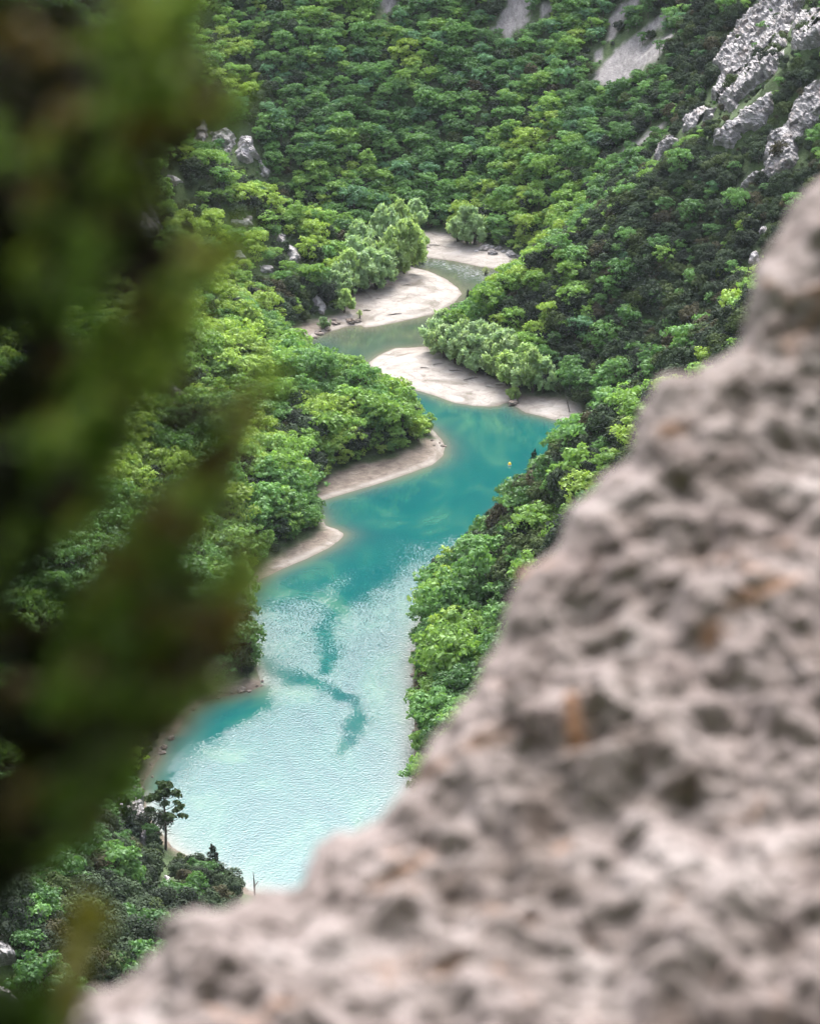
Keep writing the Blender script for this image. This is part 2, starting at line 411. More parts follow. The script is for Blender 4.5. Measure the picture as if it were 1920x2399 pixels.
scr = mixc(nt, 0.7, scr, ramp(nt, noise(nt, 5.0, 3, .7, p), [(0.35, (.62, .62, .63)), (0.65, (1.2, 1.2, 1.2))]), 'MULTIPLY')
col = mixc(nt, bank, soil, earth); col = mixc(nt, sc_a, col, scr)
finish(nt, col, 0.95, math_n(nt, 'ADD', b, math_n(nt, 'MULTIPLY', fine, 0.35)), 0.9, 0.35)

p3g = np.stack([PG[:, 0], PG[:, 1], 0 * DW], 1)
bank_a = sstep(1.0, -1.6, -DV - 0.8 * fbm(p3g / 3.0, 3, 61))
# gravel fans are pale, the wave-cut banks browner
def blob(pts, rad):
    c = flat(np.array([q[0] for q in pts], float), np.array([q[1] for q in pts], float)); out = np.zeros(len(PG))
    for k, r in zip(c, rad): out = np.maximum(out, np.exp(-(((PG - k) ** 2).sum(1)) / (2 * r * r)))
    return out
pale = np.clip(1.25 * blob([(1000, 700), (950, 730), (1040, 690), (1080, 595), (1010, 575), (1180, 612), (900, 745), (1000, 650), (980, 860), (930, 850), (1060, 920), (1000, 880), (1120, 940), (1290, 970), (960, 900), (900, 870)],
                          [10, 9, 8, 10, 10, 8, 8, 9, 9, 8, 8, 8, 5, 5, 8, 8]), 0, 1)
pale = np.maximum(pale, sstep(2.2, 0.8, -DW) * 0.7 * ((qy < 1330) & (PG[:, 1] > 400)))
wild = infront & (qy > 1330)
hills = mesh_obj("hills", np.stack([PG[:, 0], PG[:, 1], HZ], 1), grid_faces(len(gy), len(gx)), [m_ground], smooth=True,
                 attrs={'bank': bank_a, 'rise': HZ, 'scree': scree, 'pale': pale, 'land': np.maximum(-DW, 0), 'grit': 0 * DW})
tag(hills, "steep wooded valley sides with pale gravel bars along the river", "hills", kind='structure')

# ------------------------------------------------------------------ water
wx = np.concatenate([np.linspace(-700, -130, 8)[:-1], np.arange(-130, 130, 1.0), np.linspace(130, 700, 8)])
wy = np.concatenate([np.linspace(-60, 320, 12)[:-1], np.arange(320, 800, 1.0), np.linspace(800, 1700, 8)])
WX, WY = np.meshgrid(wx, wy); PW = np.stack([WX.ravel(), WY.ravel()], 1)
shore = np.maximum(poly_dist(PW, WATER), 0)
ux, uy, _ = project(np.stack([PW[:, 0], PW[:, 1], 0 * shore], 1))
_w = np.stack([ux / 34, uy / 26, 0 * ux], 1); WRP1 = fbm(_w, 4, 301); WRP2 = fbm(_w, 4, 302)
def streak_field(pts, wid):
    pts = np.array(pts, float); P2 = np.stack([ux + 9 * WRP1, uy + 8 * WRP2], 1); best = np.zeros(len(P2))
    for k in range(len(pts) - 1):
        a, b = pts[k], pts[k + 1]; ab = b - a
        t = np.clip(((P2 - a) @ ab) / (ab @ ab), 0, 1); d = np.sqrt(((P2 - a - t[:, None] * ab) ** 2).sum(1)); w = wid[k] * (1 - t) + wid[k + 1] * t
        best = np.maximum(best, np.exp(-(d / w) ** 2))
    return best
calm = .85 * streak_field([(905, 1342), (871, 1359), (816, 1392), (795, 1414)], [14, 22, 24, 20])
calm = np.maximum(calm, .7 * streak_field([(795, 1414), (772, 1450), (762, 1484)], [20, 22, 30]))
calm = np.maximum(calm, .85 * streak_field([(762, 1480), (773, 1533), (765, 1575)], [26, 28, 16]))
calm = np.maximum(calm, .75 * streak_field([(600, 1545), (648, 1571), (713, 1593), (775, 1622)], [30, 26, 22, 16]))
calm = np.maximum(calm, .85 * streak_field([(790, 1622), (830, 1648), (846, 1680), (826, 1716), (798, 1765)], [14, 26, 32, 30, 14]))
calm = np.maximum(calm, .8 * streak_field([(860, 1950), (905, 1965)], [30, 40]))
calm = np.maximum(calm, 1.3 * streak_field([(605, 1636), (520, 1665), (440, 1715), (390, 1780), (340, 1860)], [34, 52, 66, 66, 40]))
wn = fbm(np.stack([ux / 90, uy / 60, 0 * ux], 1), 4, 77)
wl_ = uy + 30 * wn + (ux - 800) * 0.22
rip = (.30 * sstep(1265, 1330, wl_) * sstep(880, 1000, ux) + .50 * sstep(1300, 1450, wl_) + .45 * sstep(1440, 1800, wl_)).clip(0, 1) * (1 - np.clip(calm * (1 + 0.25 * wn), 0, 1))
rapid = np.maximum(streak_field([(990, 612), (1060, 628), (1140, 650), (1190, 645)], [9, 10, 14, 12]), 0)
m_water, nt, nodes, L = new_mat("river_water")
p = geo_pos(nt); d = attr(nt, 'depth'); r0 = attr(nt, 'ripple'); up = attr(nt, 'upstream'); rp = attr(nt, 'rapid')
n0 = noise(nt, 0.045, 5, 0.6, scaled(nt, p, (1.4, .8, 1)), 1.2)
br_ = noise(nt, 3.4, 3, 0.6, scaled(nt, p, (1.0, 0.8, 1)), .5); br2 = noise(nt, .35, 3, .5, p)
thr = math_n(nt, 'MULTIPLY_ADD', r0, -0.50, 0.74)
thr = math_n(nt, 'ADD', thr, math_n(nt, 'MULTIPLY_ADD', br2, 0.16, -0.08))
r = math_n(nt, 'MULTIPLY_ADD', math_n(nt, 'SUBTRACT', br_, thr), 7.0, 0.5, clamp=True)
r = math_n(nt, 'MULTIPLY', r, math_n(nt, 'MULTIPLY', r0, 5.0, clamp=True))
deep = ramp(nt, n0, [(0.35, (0.001, 0.050, 0.051)), (0.52, (0.004, 0.062, 0.056)), (0.68, (0.022, 0.088, 0.062))])  # greener patches paint the hillside's reflection into the body colour
upst = ramp(nt, noise(nt, 0.09, 4, 0.6, p), [(0.35, (0.030, 0.050, 0.033)), (0.65, (0.050, 0.058, 0.040))])
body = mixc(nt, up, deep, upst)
shal = math_n(nt, 'POWER', 2.718, math_n(nt, 'MULTIPLY', d, -0.55))
body = mixc(nt, math_n(nt, 'MULTIPLY', shal, 0.8), body, (0.11, 0.10, 0.07))
foam = ramp(nt, noise(nt, 2.0, 4, 0.7, scaled(nt, p, (0.5, 1.5, 1))), [(0.5, (0, 0, 0)), (0.62, (1, 1, 1))])
body = mixc(nt, math_n(nt, 'MULTIPLY', foam, rp), body, (0.3, 0.31, 0.31))
pv = scaled(nt, p, (1.0, 0.8, 1)); wav = noise(nt, 2.6, 3, 0.55, pv, 0.5); wav2 = noise(nt, 7.0, 2, 0.5, pv)
hgt = math_n(nt, 'ADD', wav, math_n(nt, 'MULTIPLY', wav2, 0.30))
rp2 = r; amp = math_n(nt, 'MULTIPLY_ADD', rp2, 0.092, 0.008)
bsdf = N(nt, 'ShaderNodeBsdfPrincipled'); out = N(nt, 'ShaderNodeOutputMaterial')
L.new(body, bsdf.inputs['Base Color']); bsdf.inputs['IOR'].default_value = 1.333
L.new(math_n(nt, 'MULTIPLY_ADD', rp2, 0.08, 0.06), bsdf.inputs['Roughness'])
bn = N(nt, 'ShaderNodeBump'); bn.inputs['Strength'].default_value = 1.0
L.new(math_n(nt, 'MULTIPLY', hgt, amp), bn.inputs['Height']); bn.inputs['Distance'].default_value = 0.5
L.new(bn.outputs['Normal'], bsdf.inputs['Normal']); L.new(bsdf.outputs[0], out.inputs['Surface'])
upstream = sstep(1010, 760, uy + 40 * wn)
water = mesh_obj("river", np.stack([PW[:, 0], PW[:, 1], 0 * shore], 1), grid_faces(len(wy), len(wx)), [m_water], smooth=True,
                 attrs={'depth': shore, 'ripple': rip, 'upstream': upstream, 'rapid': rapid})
tag(water, "turquoise river winding between the gravel bars", "river", kind='structure')

# ------------------------------------------------------------------ tree kinds
def leaf_quads(c, nrm, size, aspect, rg, tang=None):
    """small rhombic leaf clumps at points c"""
    n = len(c)
    nrm = nrm / (np.linalg.norm(nrm, axis=1)[:, None] + 1e-9)
    t = rg.normal(size=(n, 3)) if tang is None else tang + 0.35 * rg.normal(size=(n, 3))
    t = t - (t * nrm).sum(1)[:, None] * nrm; t /= np.linalg.norm(t, axis=1)[:, None] + 1e-9
    b = np.cross(nrm, t)
    s = size * rg.uniform(0.6, 1.4, n)[:, None]
    k = rg.uniform(-0.25, 0.25, (n, 1))
    V = np.stack([c - t * s * aspect, c + b * s * 0.8 + t * s * k, c + t * s * aspect + nrm * s * 0.2, c - b * s * 0.8 + t * s * k], 1)
    return V.reshape(-1, 3), np.arange(4 * n).reshape(n, 4)

def crown_lobes(lobes, per, size, rg, aspect=1.0, bias=0.25, spread=0.75, inner=0.3):
    C, Nn = [], []
    for c, rad in lobes:
        n = int(per * (rad[0] * rad[1] * rad[2]) ** (2 / 3) + 6)
        d = rg.normal(size=(n * 2, 3)); d /= np.linalg.norm(d, axis=1)[:, None]
        keep = rg.random(n * 2) < np.clip(0.55 + bias + d[:, 2] * 0.6, 0.06, 1); d = d[keep][:n]
        r = 1 - inner * rg.random((len(d), 1)) ** 1.5
        C.append(np.array(c) + d * np.array(rad) * r); Nn.append(d + spread * rg.normal(size=d.shape) * 0.8 + np.array([0, 0, 0.35]))
    C = np.concatenate(C); Nn = np.concatenate(Nn)
    return leaf_quads(C, Nn, size, aspect, rg)

def trunk_parts(height_, base_r, rg, limbs, lean=0.1):
    top = np.array([rg.normal() * lean, rg.normal() * lean, height_])
    pts = [np.array([0, 0, -0.4]), np.array([0, 0, 0.0]), top * 0.5 + rg.normal(size=3) * np.array([.12, .12, 0]), top]
    parts = [(*tube(pts, [base_r * 1.3, base_r, base_r * .75, base_r * .45], 6), 0)]
    for e in limbs:
        s = top * rg.uniform(0.45, 0.95); e = np.array(e); m = (s + e) / 2 + np.array([0, 0, -0.15])
        parts.append((*tube([s, m, e], [base_r * .45, base_r * .32, base_r * .12], 5), 0))
    return parts

def oak(seed, Rr=2.7, Hh=5.2, dens=1.0, leaf=0.20):
    rg = np.random.default_rng(seed); lobes = []
    nl = int(rg.integers(24, 32))
    for k in range(nl):
        rr = Rr * math.sqrt((k + 0.5) / nl) * rg.uniform(0.75, 1.12); an = k * 2.4 + rg.uniform(-.4, .4)
        z = Hh * (0.50 + 0.36 * math.sqrt(max(0, 1 - (rr / (Rr * 1.15)) ** 2)) + rg.uniform(-.11, .09))
        s = rg.uniform(0.5, 0.95) * (Rr / 2.7)
        lobes.append(((rr * math.cos(an) , rr * math.sin(an), z), (s * 1.05, s * 1.05, s * rg.uniform(.45, .7))))
    for k in range(5):
        an = rg.uniform(0, 6.28); rr = Rr * rg.uniform(.3, .8)
        lobes.append(((rr * math.cos(an), rr * math.sin(an), Hh * rg.uniform(.32, .46)), (.8, .8, .4)))
    lobes.append(((0, 0, Hh * .48), (Rr * .62, Rr * .62, Hh * .2)))
    V, Q = crown_lobes(lobes, 50 * dens, leaf, rg, 1.25, 0.2, .6, .5)
    tr = trunk_parts(Hh * 0.55, 0.13, rg, [l[0] for l in lobes[2:9]])
    return tr, (V, Q)

def holm(seed, Rr=2.3, Hh=4.4, dens=1.0, leaf=0.15):
    rg = np.random.default_rng(seed); lobes = [((0, 0, Hh * .5), (Rr * .8, Rr * .8, Hh * .36))]
    for k in range(20):
        d = rg.normal(size=3); d[2] = abs(d[2]) * 0.9 + rg.uniform(-.5, .1); d /= np.linalg.norm(d)
        c = np.array([0, 0, Hh * .52]) + d * np.array([Rr * .78, Rr * .78, Hh * .36]) * rg.uniform(.85, 1.15); s = rg.uniform(.6, 1.0)
        lobes.append((tuple(c), (s, s, s * .8)))
    V, Q = crown_lobes(lobes, 105 * dens, leaf, rg, 1.2, 0.35, .3, .2)
    tr = trunk_parts(Hh * 0.45, 0.12, rg, [l[0] for l in lobes[1:7]])
    return tr, (V, Q)

def willow(seed, Rr=2.6, Hh=8.0, dens=1.0, leaf=0.24):
    rg = np.random.default_rng(seed); lobes = []
    for k in range(48):
        t = rg.random() ** 0.85; z = Hh * (0.20 + 0.74 * t)
        env = Rr * (0.5 + 0.6 * math.sin(math.pi * min(1, 0.18 + 0.80 * t)) ** 0.8) * (1 if t < .7 else 1 - 1.9 * (t - .7))
        an = k * 2.4 + rg.uniform(-.7, .7); rr = env * rg.uniform(.25, 1.05)
        s = rg.uniform(.35, .85) * Rr / 2.6
        lobes.append(((rr * math.cos(an), rr * math.sin(an), z), (s * .85, s * .85, s * 1.35)))
    C, Nn, T = [], [], []
    for c, rad in lobes:
        n = int(95 * dens * rad[0] * rad[2]) + 10; d = rg.normal(size=(n, 3)); d /= np.linalg.norm(d, axis=1)[:, None]
        C.append(np.array(c) + d * np.array(rad) * (1.15 - .75 * rg.random((n, 1)))); Nn.append(d + .8 * rg.normal(size=d.shape) + np.array([0, 0, .4]))
        T.append(d * 0.6 + np.array([0, 0, 0.9]) + .3 * rg.normal(size=d.shape))
    V, Q = leaf_quads(np.concatenate(C), np.concatenate(Nn), leaf * .85, 2.2, rg, np.concatenate(T))
    parts = []
    for s in range(4):
        b = np.array([rg.normal() * .25, rg.normal() * .25, -.5]); e = np.array([rg.normal() * Rr * .35, rg.normal() * Rr * .35, Hh * rg.uniform(.55, .8)])
        parts.append((*tube([b, b * .5 + e * .3 + rg.normal(size=3) * .15, b * .2 + e * .65, e], [.16, .12, .08, .03], 6), 0))
        l = lobes[s * 5][0]; parts.append((*tube([e * .5, np.array(l)], [.07, .025], 5), 0))
    return parts, (V, Q)

def pine(seed, Hh=10.4, Rr=2.3, dens=1.6, leaf=0.15, bare=0.42):
    """tall bare trunk, flat plates of needles near the top"""
    rg = np.random.default_rng(seed); lobes = []; limbs = []
    for k in range(26):                                    # broad rounded head
        t = rg.random() ** .8; z = Hh * (.70 + .27 * t); env = Rr * (1.0 - .75 * t ** 2); an = k * 2.4; rr = env * rg.uniform(.1, .95)
        lobes.append(((rr * math.cos(an), rr * math.sin(an), z), (rg.uniform(.5, .8), rg.uniform(.5, .8), rg.uniform(.25, .4)))); limbs.append((rr * math.cos(an), rr * math.sin(an), z))
    for k in range(7):                                     # flat lower plates
        an = k * 2.1 + rg.uniform(-.3, .3); rr = Rr * rg.uniform(.55, 1.05); z = Hh * rg.uniform(bare, .68)
        for q in range(2):
            lobes.append(((rr * math.cos(an) + rg.normal() * .3, rr * math.sin(an) + rg.normal() * .3, z + rg.uniform(-.1, .15)), (.6, .6, .2)))
        limbs.append((rr * math.cos(an), rr * math.sin(an), z))
    V, Q = crown_lobes(lobes, 150 * dens, leaf, rg, 1.6, .2, 1.0, .6)
    parts = [(*tube([(0, 0, -.5), (0, 0, 0), (.12, .05, Hh * .35), (-.05, .1, Hh * .7), (.05, 0, Hh * .97)], [.24, .2, .16, .11, .03], 8), 0)]
    for l in limbs: parts.append((*tube([(0, 0, l[2] - .5), (l[0] * .5, l[1] * .5, l[2] - .35), l], [.06, .045, .02], 5), 0))
    for k in range(7):                                     # bare lower limbs
        a2 = rg.uniform(0, 6.28); z = Hh * rg.uniform(.2, bare); ln = rg.uniform(.7, 1.7)
        parts.append((*tube([(0, 0, z), (ln * .6 * math.cos(a2), ln * .6 * math.sin(a2), z + .1), (ln * math.cos(a2), ln * math.sin(a2), z - .05)], [.05, .03, .01], 5), 0))
    return parts, (V, Q)

def cone_conifer(seed, Hh=5.5, Rr=1.6, dens=1.0, leaf=0.16):
    rg = np.random.default_rng(seed); lobes = []
    for k in range(34):
        t = (k + rg.random()) / 34; env = Rr * (1 - t) ** .8 + .12; an = k * 2.4
        rr = env * rg.uniform(.35, .95)
        lobes.append(((rr * math.cos(an), rr * math.sin(an), Hh * (.08 + .9 * t)), (.5 * (1.2 - t), .5 * (1.2 - t), .34)))
    V, Q = crown_lobes(lobes, 150 * dens, leaf, rg, 1.5, .3, .9, .5)
    return [(*tube([(0, 0, -.4), (0, 0, Hh * .5), (0, 0, Hh * .98)], [.14, .09, .02], 6), 0)], (V, Q)

def whole_mesh(name, made, lm):
    tr, (V, Q) = made
    v, f, m = join(tr + [(V, Q, 1)])
    o = mesh_obj(name, v, f, [M_BARK, lm], m, link=False); return o.data
def part_meshes(made, lm):
    tr, (V, Q) = made
    v, f, m = join(tr); a = mesh_obj("trunk", v, f, [M_BARK], link=False).data
    b = mesh_obj("crown", V, Q, [lm], link=False).data
    return a, b

OAKS = [whole_mesh("oak_tree", oak(100 + k, rng.uniform(1.9, 3.1), rng.uniform(4.4, 6.6)), M_LEAF) for k in range(10)]
HOLMS = [whole_mesh("holm_oak", holm(200 + k, rng.uniform(2.0, 2.6), rng.uniform(3.8, 4.8)), M_HOLM) for k in range(7)]
NOAKS = [part_meshes(oak(300 + k, 2.7, 5.4, 3.0, 0.16), M_LEAF) for k in range(5)]
NHOLMS = [part_meshes(holm(400 + k, 2.3, 4.4, 2.0, 0.105), M_HOLM) for k in range(5)]
WILLOWS = [part_meshes(willow(500 + k, rng.uniform(2.4, 3.0), rng.uniform(7.4, 8.6)), M_LEAF) for k in range(6)]

OAK_TONES = [("yellow-green", (0.165, 0.240, 0.046)), ("bright green", (0.115, 0.200, 0.044)), ("mid-green", (0.080, 0.160, 0.046)), ("deep green", (0.046, 0.100, 0.030)), ("blue-green", (0.068, 0.145, 0.070))]
HOLM_TONES = [("grey-green", (0.036, 0.052, 0.028)), ("blackish", (0.027, 0.036, 0.023)), ("brownish", (0.051, 0.048, 0.027)), ("olive", (0.050, 0.069, 0.026))]
WILLOW_TONES = [("silvery green", (0.225, 0.305, 0.140)), ("pale green", (0.225, 0.315, 0.110)), ("grey-green", (0.195, 0.28, 0.135))]

ONES = "zero one two three four five six seven eight nine ten eleven twelve thirteen fourteen fifteen sixteen seventeen eighteen nineteen".split()
TENS = "x x twenty thirty forty fifty sixty seventy eighty ninety".split()
def spell(n):
    n = int(n)
    if n < 0: n = 0
    if n >= 100: n = 99
    return ONES[n] if n < 20 else TENS[n // 10] + ("-" + ONES[n % 10] if n % 10 else "")

# ------------------------------------------------------------------ rock outcrops (polygons in photo pixels, standing on the terrain)
def c7(*pts): return [(x / 2.157, y / 2.157) for x, y in pts]
def c6(*pts): return [(x / 2.1575, 1500 + y / 2.1575) for x, y in pts]
def c4(*pts): return [(200 + x / 1.9178, 750 + y / 1.9178) for x, y in pts]
def c5(*pts): return [(900 + x / 2.395, 900 + y / 2.395) for x, y in pts]
OUT = [
 ("tall pale limestone block leaning on the ridge above the willow grove", 'p', 2.6, c1((560, 700), (600, 680), (632, 690), (640, 740), (668, 800), (640, 812), (600, 828), (548, 805), (545, 755))),
 ("squat grey limestone crag with a rugged top, beside the tall pale block", 'c', 2.0, c1((415, 665), (440, 670), (480, 650), (520, 660), (552, 690), (545, 730), (500, 775), (470, 740), (420, 720))),
 ("narrow pale rock just downhill of the tall ridge block", 'p', 1.3, c1((665, 815), (690, 830), (712, 860), (705, 898), (680, 890), (662, 850))),
 ("thin pale pinnacle half hidden by juniper foliage on the ridge", 'p', 1.5, c1((360, 600), (395, 615), (400, 690), (380, 720), (345, 690))),
 ("smooth pale boulder face among dark holm oaks over the willow grove", 'p', 1.6, c1((755, 1190), (790, 1195), (800, 1235), (850, 1260), (868, 1330), (830, 1320), (800, 1280), (760, 1240))),
 ("broken row of low grey rocks under dark holm oaks on the ridge", 'c', 1.0, c1((520, 1110), (560, 1105), (625, 1100), (620, 1145), (560, 1150), (522, 1135))),
 ("rounded pale rock at the edge of the bright oaks below the ridge", 'p', 1.1, c1((535, 1275), (570, 1265), (605, 1300), (600, 1325), (535, 1310))),
 ("small grey rock shelf between oaks below the smooth pale boulder", 'c', 0.8, c1((670, 1350), (730, 1345), (730, 1385), (680, 1380))),
 ("tall pale rock face with an ochre streak, behind juniper foliage", 'p', 2.4, c7((690, 740), (745, 760), (775, 830), (760, 900), (735, 960), (690, 920), (640, 890), (660, 840))),
 ("broad pinkish rock wall seen through the juniper branches", 'c', 2.6, c7((600, 1010), (700, 960), (760, 1040), (800, 1110), (830, 1180), (740, 1205), (650, 1170), (620, 1090))),
 ("pale rock face in the gap between the darkest juniper boughs", 'p', 1.8, c7((405, 1250), (470, 1235), (540, 1270), (530, 1340), (490, 1345), (430, 1310))),
 ("slim white rock standing by the shore beneath dark oaks", 'p', 1.0, c1((945, 1505), (970, 1515), (1000, 1560), (990, 1605), (970, 1590), (940, 1545))),
 ("grey streaked rock face amid bright oaks on the near spur", 'c', 1.4, c4((375, 270), (400, 285), (455, 340), (460, 360), (410, 385), (390, 350))),
 ("small grey cliff patch glimpsed in a gap of the ridge oaks", 'c', 1.0, c7((850, 890), (900, 880), (920, 920), (880, 940))),
 ("big grey strata cliff with slanting cracks beside the lone pine", 'c', 3.2, c6((545, 640), (640, 640), (660, 740), (715, 800), (735, 900), (738, 1050), (700, 1020), (660, 940), (560, 925), (530, 800))),
 ("grey slabby rock poking out of scrub at the bottom corner", 'c', 2.2, c6((-40, 1470), (10, 1490), (70, 1560), (95, 1640), (60, 1650), (-40, 1640))),
 ("rough pale rock below the slabby corner rock", 'p', 1.4, c6((-40, 1740), (30, 1750), (90, 1800), (110, 1850), (40, 1860), (-40, 1850))),
 ("pale slab among dark scrub below the lone pine", 'p', 0.7, c6((825, 1180), (860, 1190), (860, 1215), (825, 1215))),
 ("orange-tinged rock slab on the wooded bank by the foreground boulder", 'p', 1.0, c5((920, 790), (950, 745), (990, 715), (985, 745), (950, 780))),
 ("large jagged grey cliff below the crest, cut by dark clefts", 'c', 3.0, c2((1435, -25), (1690, -25), (1600, 80), (1565, 170), (1545, 270), (1500, 380), (1420, 425), (1345, 490), (1290, 560), (1205, 500), (1190, 465), (1235, 370), (1180, 340), (1270, 190), (1330, 105), (1420, 30))),
 ("grey buttress under the large jagged cliff, edged with bushes", 'c', 2.0, c2((1330, 550), (1400, 495), (1490, 450), (1500, 560), (1425, 640), (1340, 665), (1300, 735), (1200, 720), (1200, 645), (1290, 590))),
 ("isolated grey knob low on the dark oak slope, nearest the screes", 'c', 1.8, c2((1035, 610), (1070, 560), (1120, 520), (1215, 535), (1200, 582), (1110, 622), (1050, 665))),
 ("small wedge of grey rock downhill of the isolated knob", 'c', 1.3, c2((905, 780), (930, 708), (1000, 668), (1022, 700), (960, 742), (920, 792))),
 ("bright grey crag at the picture's upper corner", 'c', 2.6, c2((1590, 90), (1640, 60), (1760, 40), (1760, 215), (1655, 260), (1580, 240))),
 ("long ragged grey rib running down through dark oaks", 'c', 2.6, c2((1580, 530), (1645, 440), (1760, 370), (1760, 560), (1645, 645), (1605, 820), (1480, 890), (1330, 932), (1360, 880), (1450, 830), (1440, 740), (1485, 660), (1560, 600))),
 ("small pale rock on the dark slope beside the blurred boulder", 'p', 0.9, c2((1430, 1110), (1475, 1140), (1470, 1160), (1430, 1150))),
 ("pointed pale rock touching the blurred boulder's outline", 'p', 1.0, c2((1370, 1300), (1385, 1240), (1440, 1250), (1400, 1310))),
]
def outcrop(label, style, amp, poly):
    poly = np.array(poly, float); step = 2.6
    x0, y0 = poly.min(0) - 14; x1, y1 = poly.max(0) + 14
    ax = np.arange(x0, x1, step); ay = np.arange(y0, y1, step); X, Y = np.meshgrid(ax, ay); P2 = np.stack([X.ravel(), Y.ravel()], 1)
    T = hit(P2[:, 0], P2[:, 1])
    G = T.reshape(len(ay), len(ax), 3)
    # drop samples that jump to a hill behind
    d = poly_dist(P2, poly) + 5.0 * fbm(T / 1.3, 3, 31)
    gu = np.gradient(G, axis=0); gv = np.gradient(G, axis=1); nr = np.cross(gv, gu); nr /= np.linalg.norm(nr, axis=-1)[..., None] + 1e-9
    nr = nr.reshape(-1, 3); nr = np.where(nr[:, 2:3] < 0, -nr, nr)
    c = hit(np.array([poly[:, 0].mean()]), np.array([poly[:, 1].mean()]))[0]
    n0 = nr.mean(0) * 0.5 + np.array([0, -0.65, 0.25]); n0 /= np.linalg.norm(n0)
    rad = max(6.0, poly_dist(P2, poly).max())
    prof = sstep(-7, min(rad * 0.7, 16), d)
    q = T * np.array([1, 1, 1.0]); rot = q.copy(); rot[:, 2] = q[:, 2] + 0.55 * q[:, 0]
    strata = np.abs(((rot[:, 2] * 0.75 + 0.7 * fbm(q / 2.2, 2, 8)) % 1.0) - 0.35)
    f1, f2 = worley(q * np.array([0.55, 0.55, 0.38]), 12); g1, g2 = worley(q * np.array([1.5, 1.5, 1.1]), 19)
    blk = _hash(np.floor(rot[:, 0] * .45 + .6 * fbm(q / 2.5, 2, 61)).astype(np.int64), np.floor(rot[:, 1] * .4).astype(np.int64), np.floor(rot[:, 2] * .62 + .5 * fbm(q / 2.5, 2, 62)).astype(np.int64), 9)
    crag = 0.62 * blk + 0.30 * np.minimum(f2 - f1, .5) + 0.10 * np.minimum(g2 - g1, .45) + 0.42 * strata + 0.28 * fbm(q / 2.8, 2, 5)
    off = prof * amp * (0.5 + 0.62 * crag) - 0.7 * (1 - prof)
    V = T + n0 * off[:, None] * 1.25
    keep = (d > -9) & (np.linalg.norm(T - c, axis=1) < 45)
    fa = grid_faces(len(ay), len(ax)); fa = fa[keep[fa].all(1)]
    e = np.linalg.norm(V[fa] - V[np.roll(fa, 1, 1)], axis=2).max(1); fa = fa[e < 3.5]
    used = np.unique(fa); mp = np.full(len(V), -1); mp[used] = np.arange(len(used))
    o = mesh_obj("rock_outcrop", V[used] - c, mp[fa], [M_CLIFF if style == 'c' else M_PALE], smooth=False)
    o.location = c
    tag(o, label, "rock", "limestone rocks on the slopes"); return o
for a in OUT: outcrop(*a)
OUTPOLY = [np.array(a[3], float) for a in OUT]

# ------------------------------------------------------------------ hillside trees
FG_ROCK = np.array([(60, 2200), (200, 2090), (330, 2010), (345, 1935), (420, 1925), (520, 1905), (620, 1875), (690, 1800), (800, 1745), (880, 1640), (935, 1545), (1000, 1450), (1060, 1340), (1110, 1220), (1190, 1170), (1240, 1070), (1330, 970),
                    (1350, 870), (1410, 820), (1510, 780), (1570, 720), (1590, 600), (1640, 510), (1740, 420), (1760, 2200)]) * D2S
JUN = np.array([(-10, 0), (300, 0), (300, 90), (230, 300), (200, 430), (190, 600), (260, 700), (240, 800), (130, 900), (60, 1000), (300, 1060), (330, 1300), (330, 1480), (230, 1600), (120, 1750), (0, 1800)]) * D2S

def control(points, x, y, sig):
    pts = np.array(points, float)
    w = np.exp(-((x[:, None] - pts[:, 0]) ** 2 + (y[:, None] - pts[:, 1]) ** 2) / (2 * sig * sig)) + 1e-12
    return (w * pts[:, 2]).sum(1) / w.sum(1)
# share of evergreen holm oak, in photo pixels
EVG = [(500, 60, .18), (800, 100, .14), (700, 350, .10), (1000, 250, .13), (1000, 430, .14), (1200, 120, .14), (1300, 380, .22), (1450, 200, .40), (1250, 500, .25), (1350, 560, .6), (1500, 420, .80), (1700, 250, .92), (1800, 80, .85),
       (1600, 560, .92), (1450, 650, .88), (1300, 650, .52), (1180, 700, .22), (1550, 760, .93), (1400, 800, .78), (1300, 850, .42), (1500, 900, .8), (1420, 1000, .62), (1350, 1100, .75), (1290, 1190, .72), (1200, 1300, .95), (1110, 1310, 1.), (1150, 1400, .95), (1050, 1440, .3), (1020, 1500, .05), (1020, 1650, .05),
       (560, 300, .75), (450, 260, .8), (520, 420, .65), (600, 500, .6), (690, 580, .65), (620, 620, .55), (760, 700, .65), (700, 430, .1), (760, 520, .12), (650, 690, .4), (400, 500, .6), (300, 450, .6), (520, 650, .2), (620, 740, .2),
       (500, 850, .1), (700, 900, .08), (860, 960, .25), (920, 940, .35), (980, 990, .15), (600, 1050, .06), (760, 1120, .2), (700, 1200, .1), (560, 1250, .15), (350, 1000, .1), (250, 1200, .1), (560, 1450, .2), (600, 1530, .5),
       (350, 1950, .6), (450, 2050, .92), (300, 2100, .88), (500, 2150, .9), (200, 2250, .84), (100, 2100, .82), (250, 2350, .84), (560, 2120, .95)]
# brightness of the broadleaf tone (0 deep .. 1 yellow)
TON = [(500, 60, .55), (1000, 100, .52), (800, 300, .58), (1200, 300, .52), (1000, 430, .46), (700, 400, .62), (760, 520, .60), (1300, 500, .55), (1500, 300, .35), (1250, 620, .75), (1200, 680, .85), (1450, 700, .5), (1350, 850, .55), (1420, 980, .48),
       (1230, 1160, .52), (1050, 1400, .5), (1020, 1500, .50), (1020, 1700, .48), (600, 750, .78), (500, 850, .85), (700, 880, .85), (850, 930, .75), (950, 960, .6), (700, 1020, .68), (850, 1060, .42), (600, 1000, .72), (400, 1000, .75), (650, 1150, .66), (720, 1200, .55), (550, 1270, .5),
       (560, 1430, .4), (420, 1960, .75), (300, 2100, .12), (150, 2200, .14), (450, 2050, .12), (300, 2300, .16)]

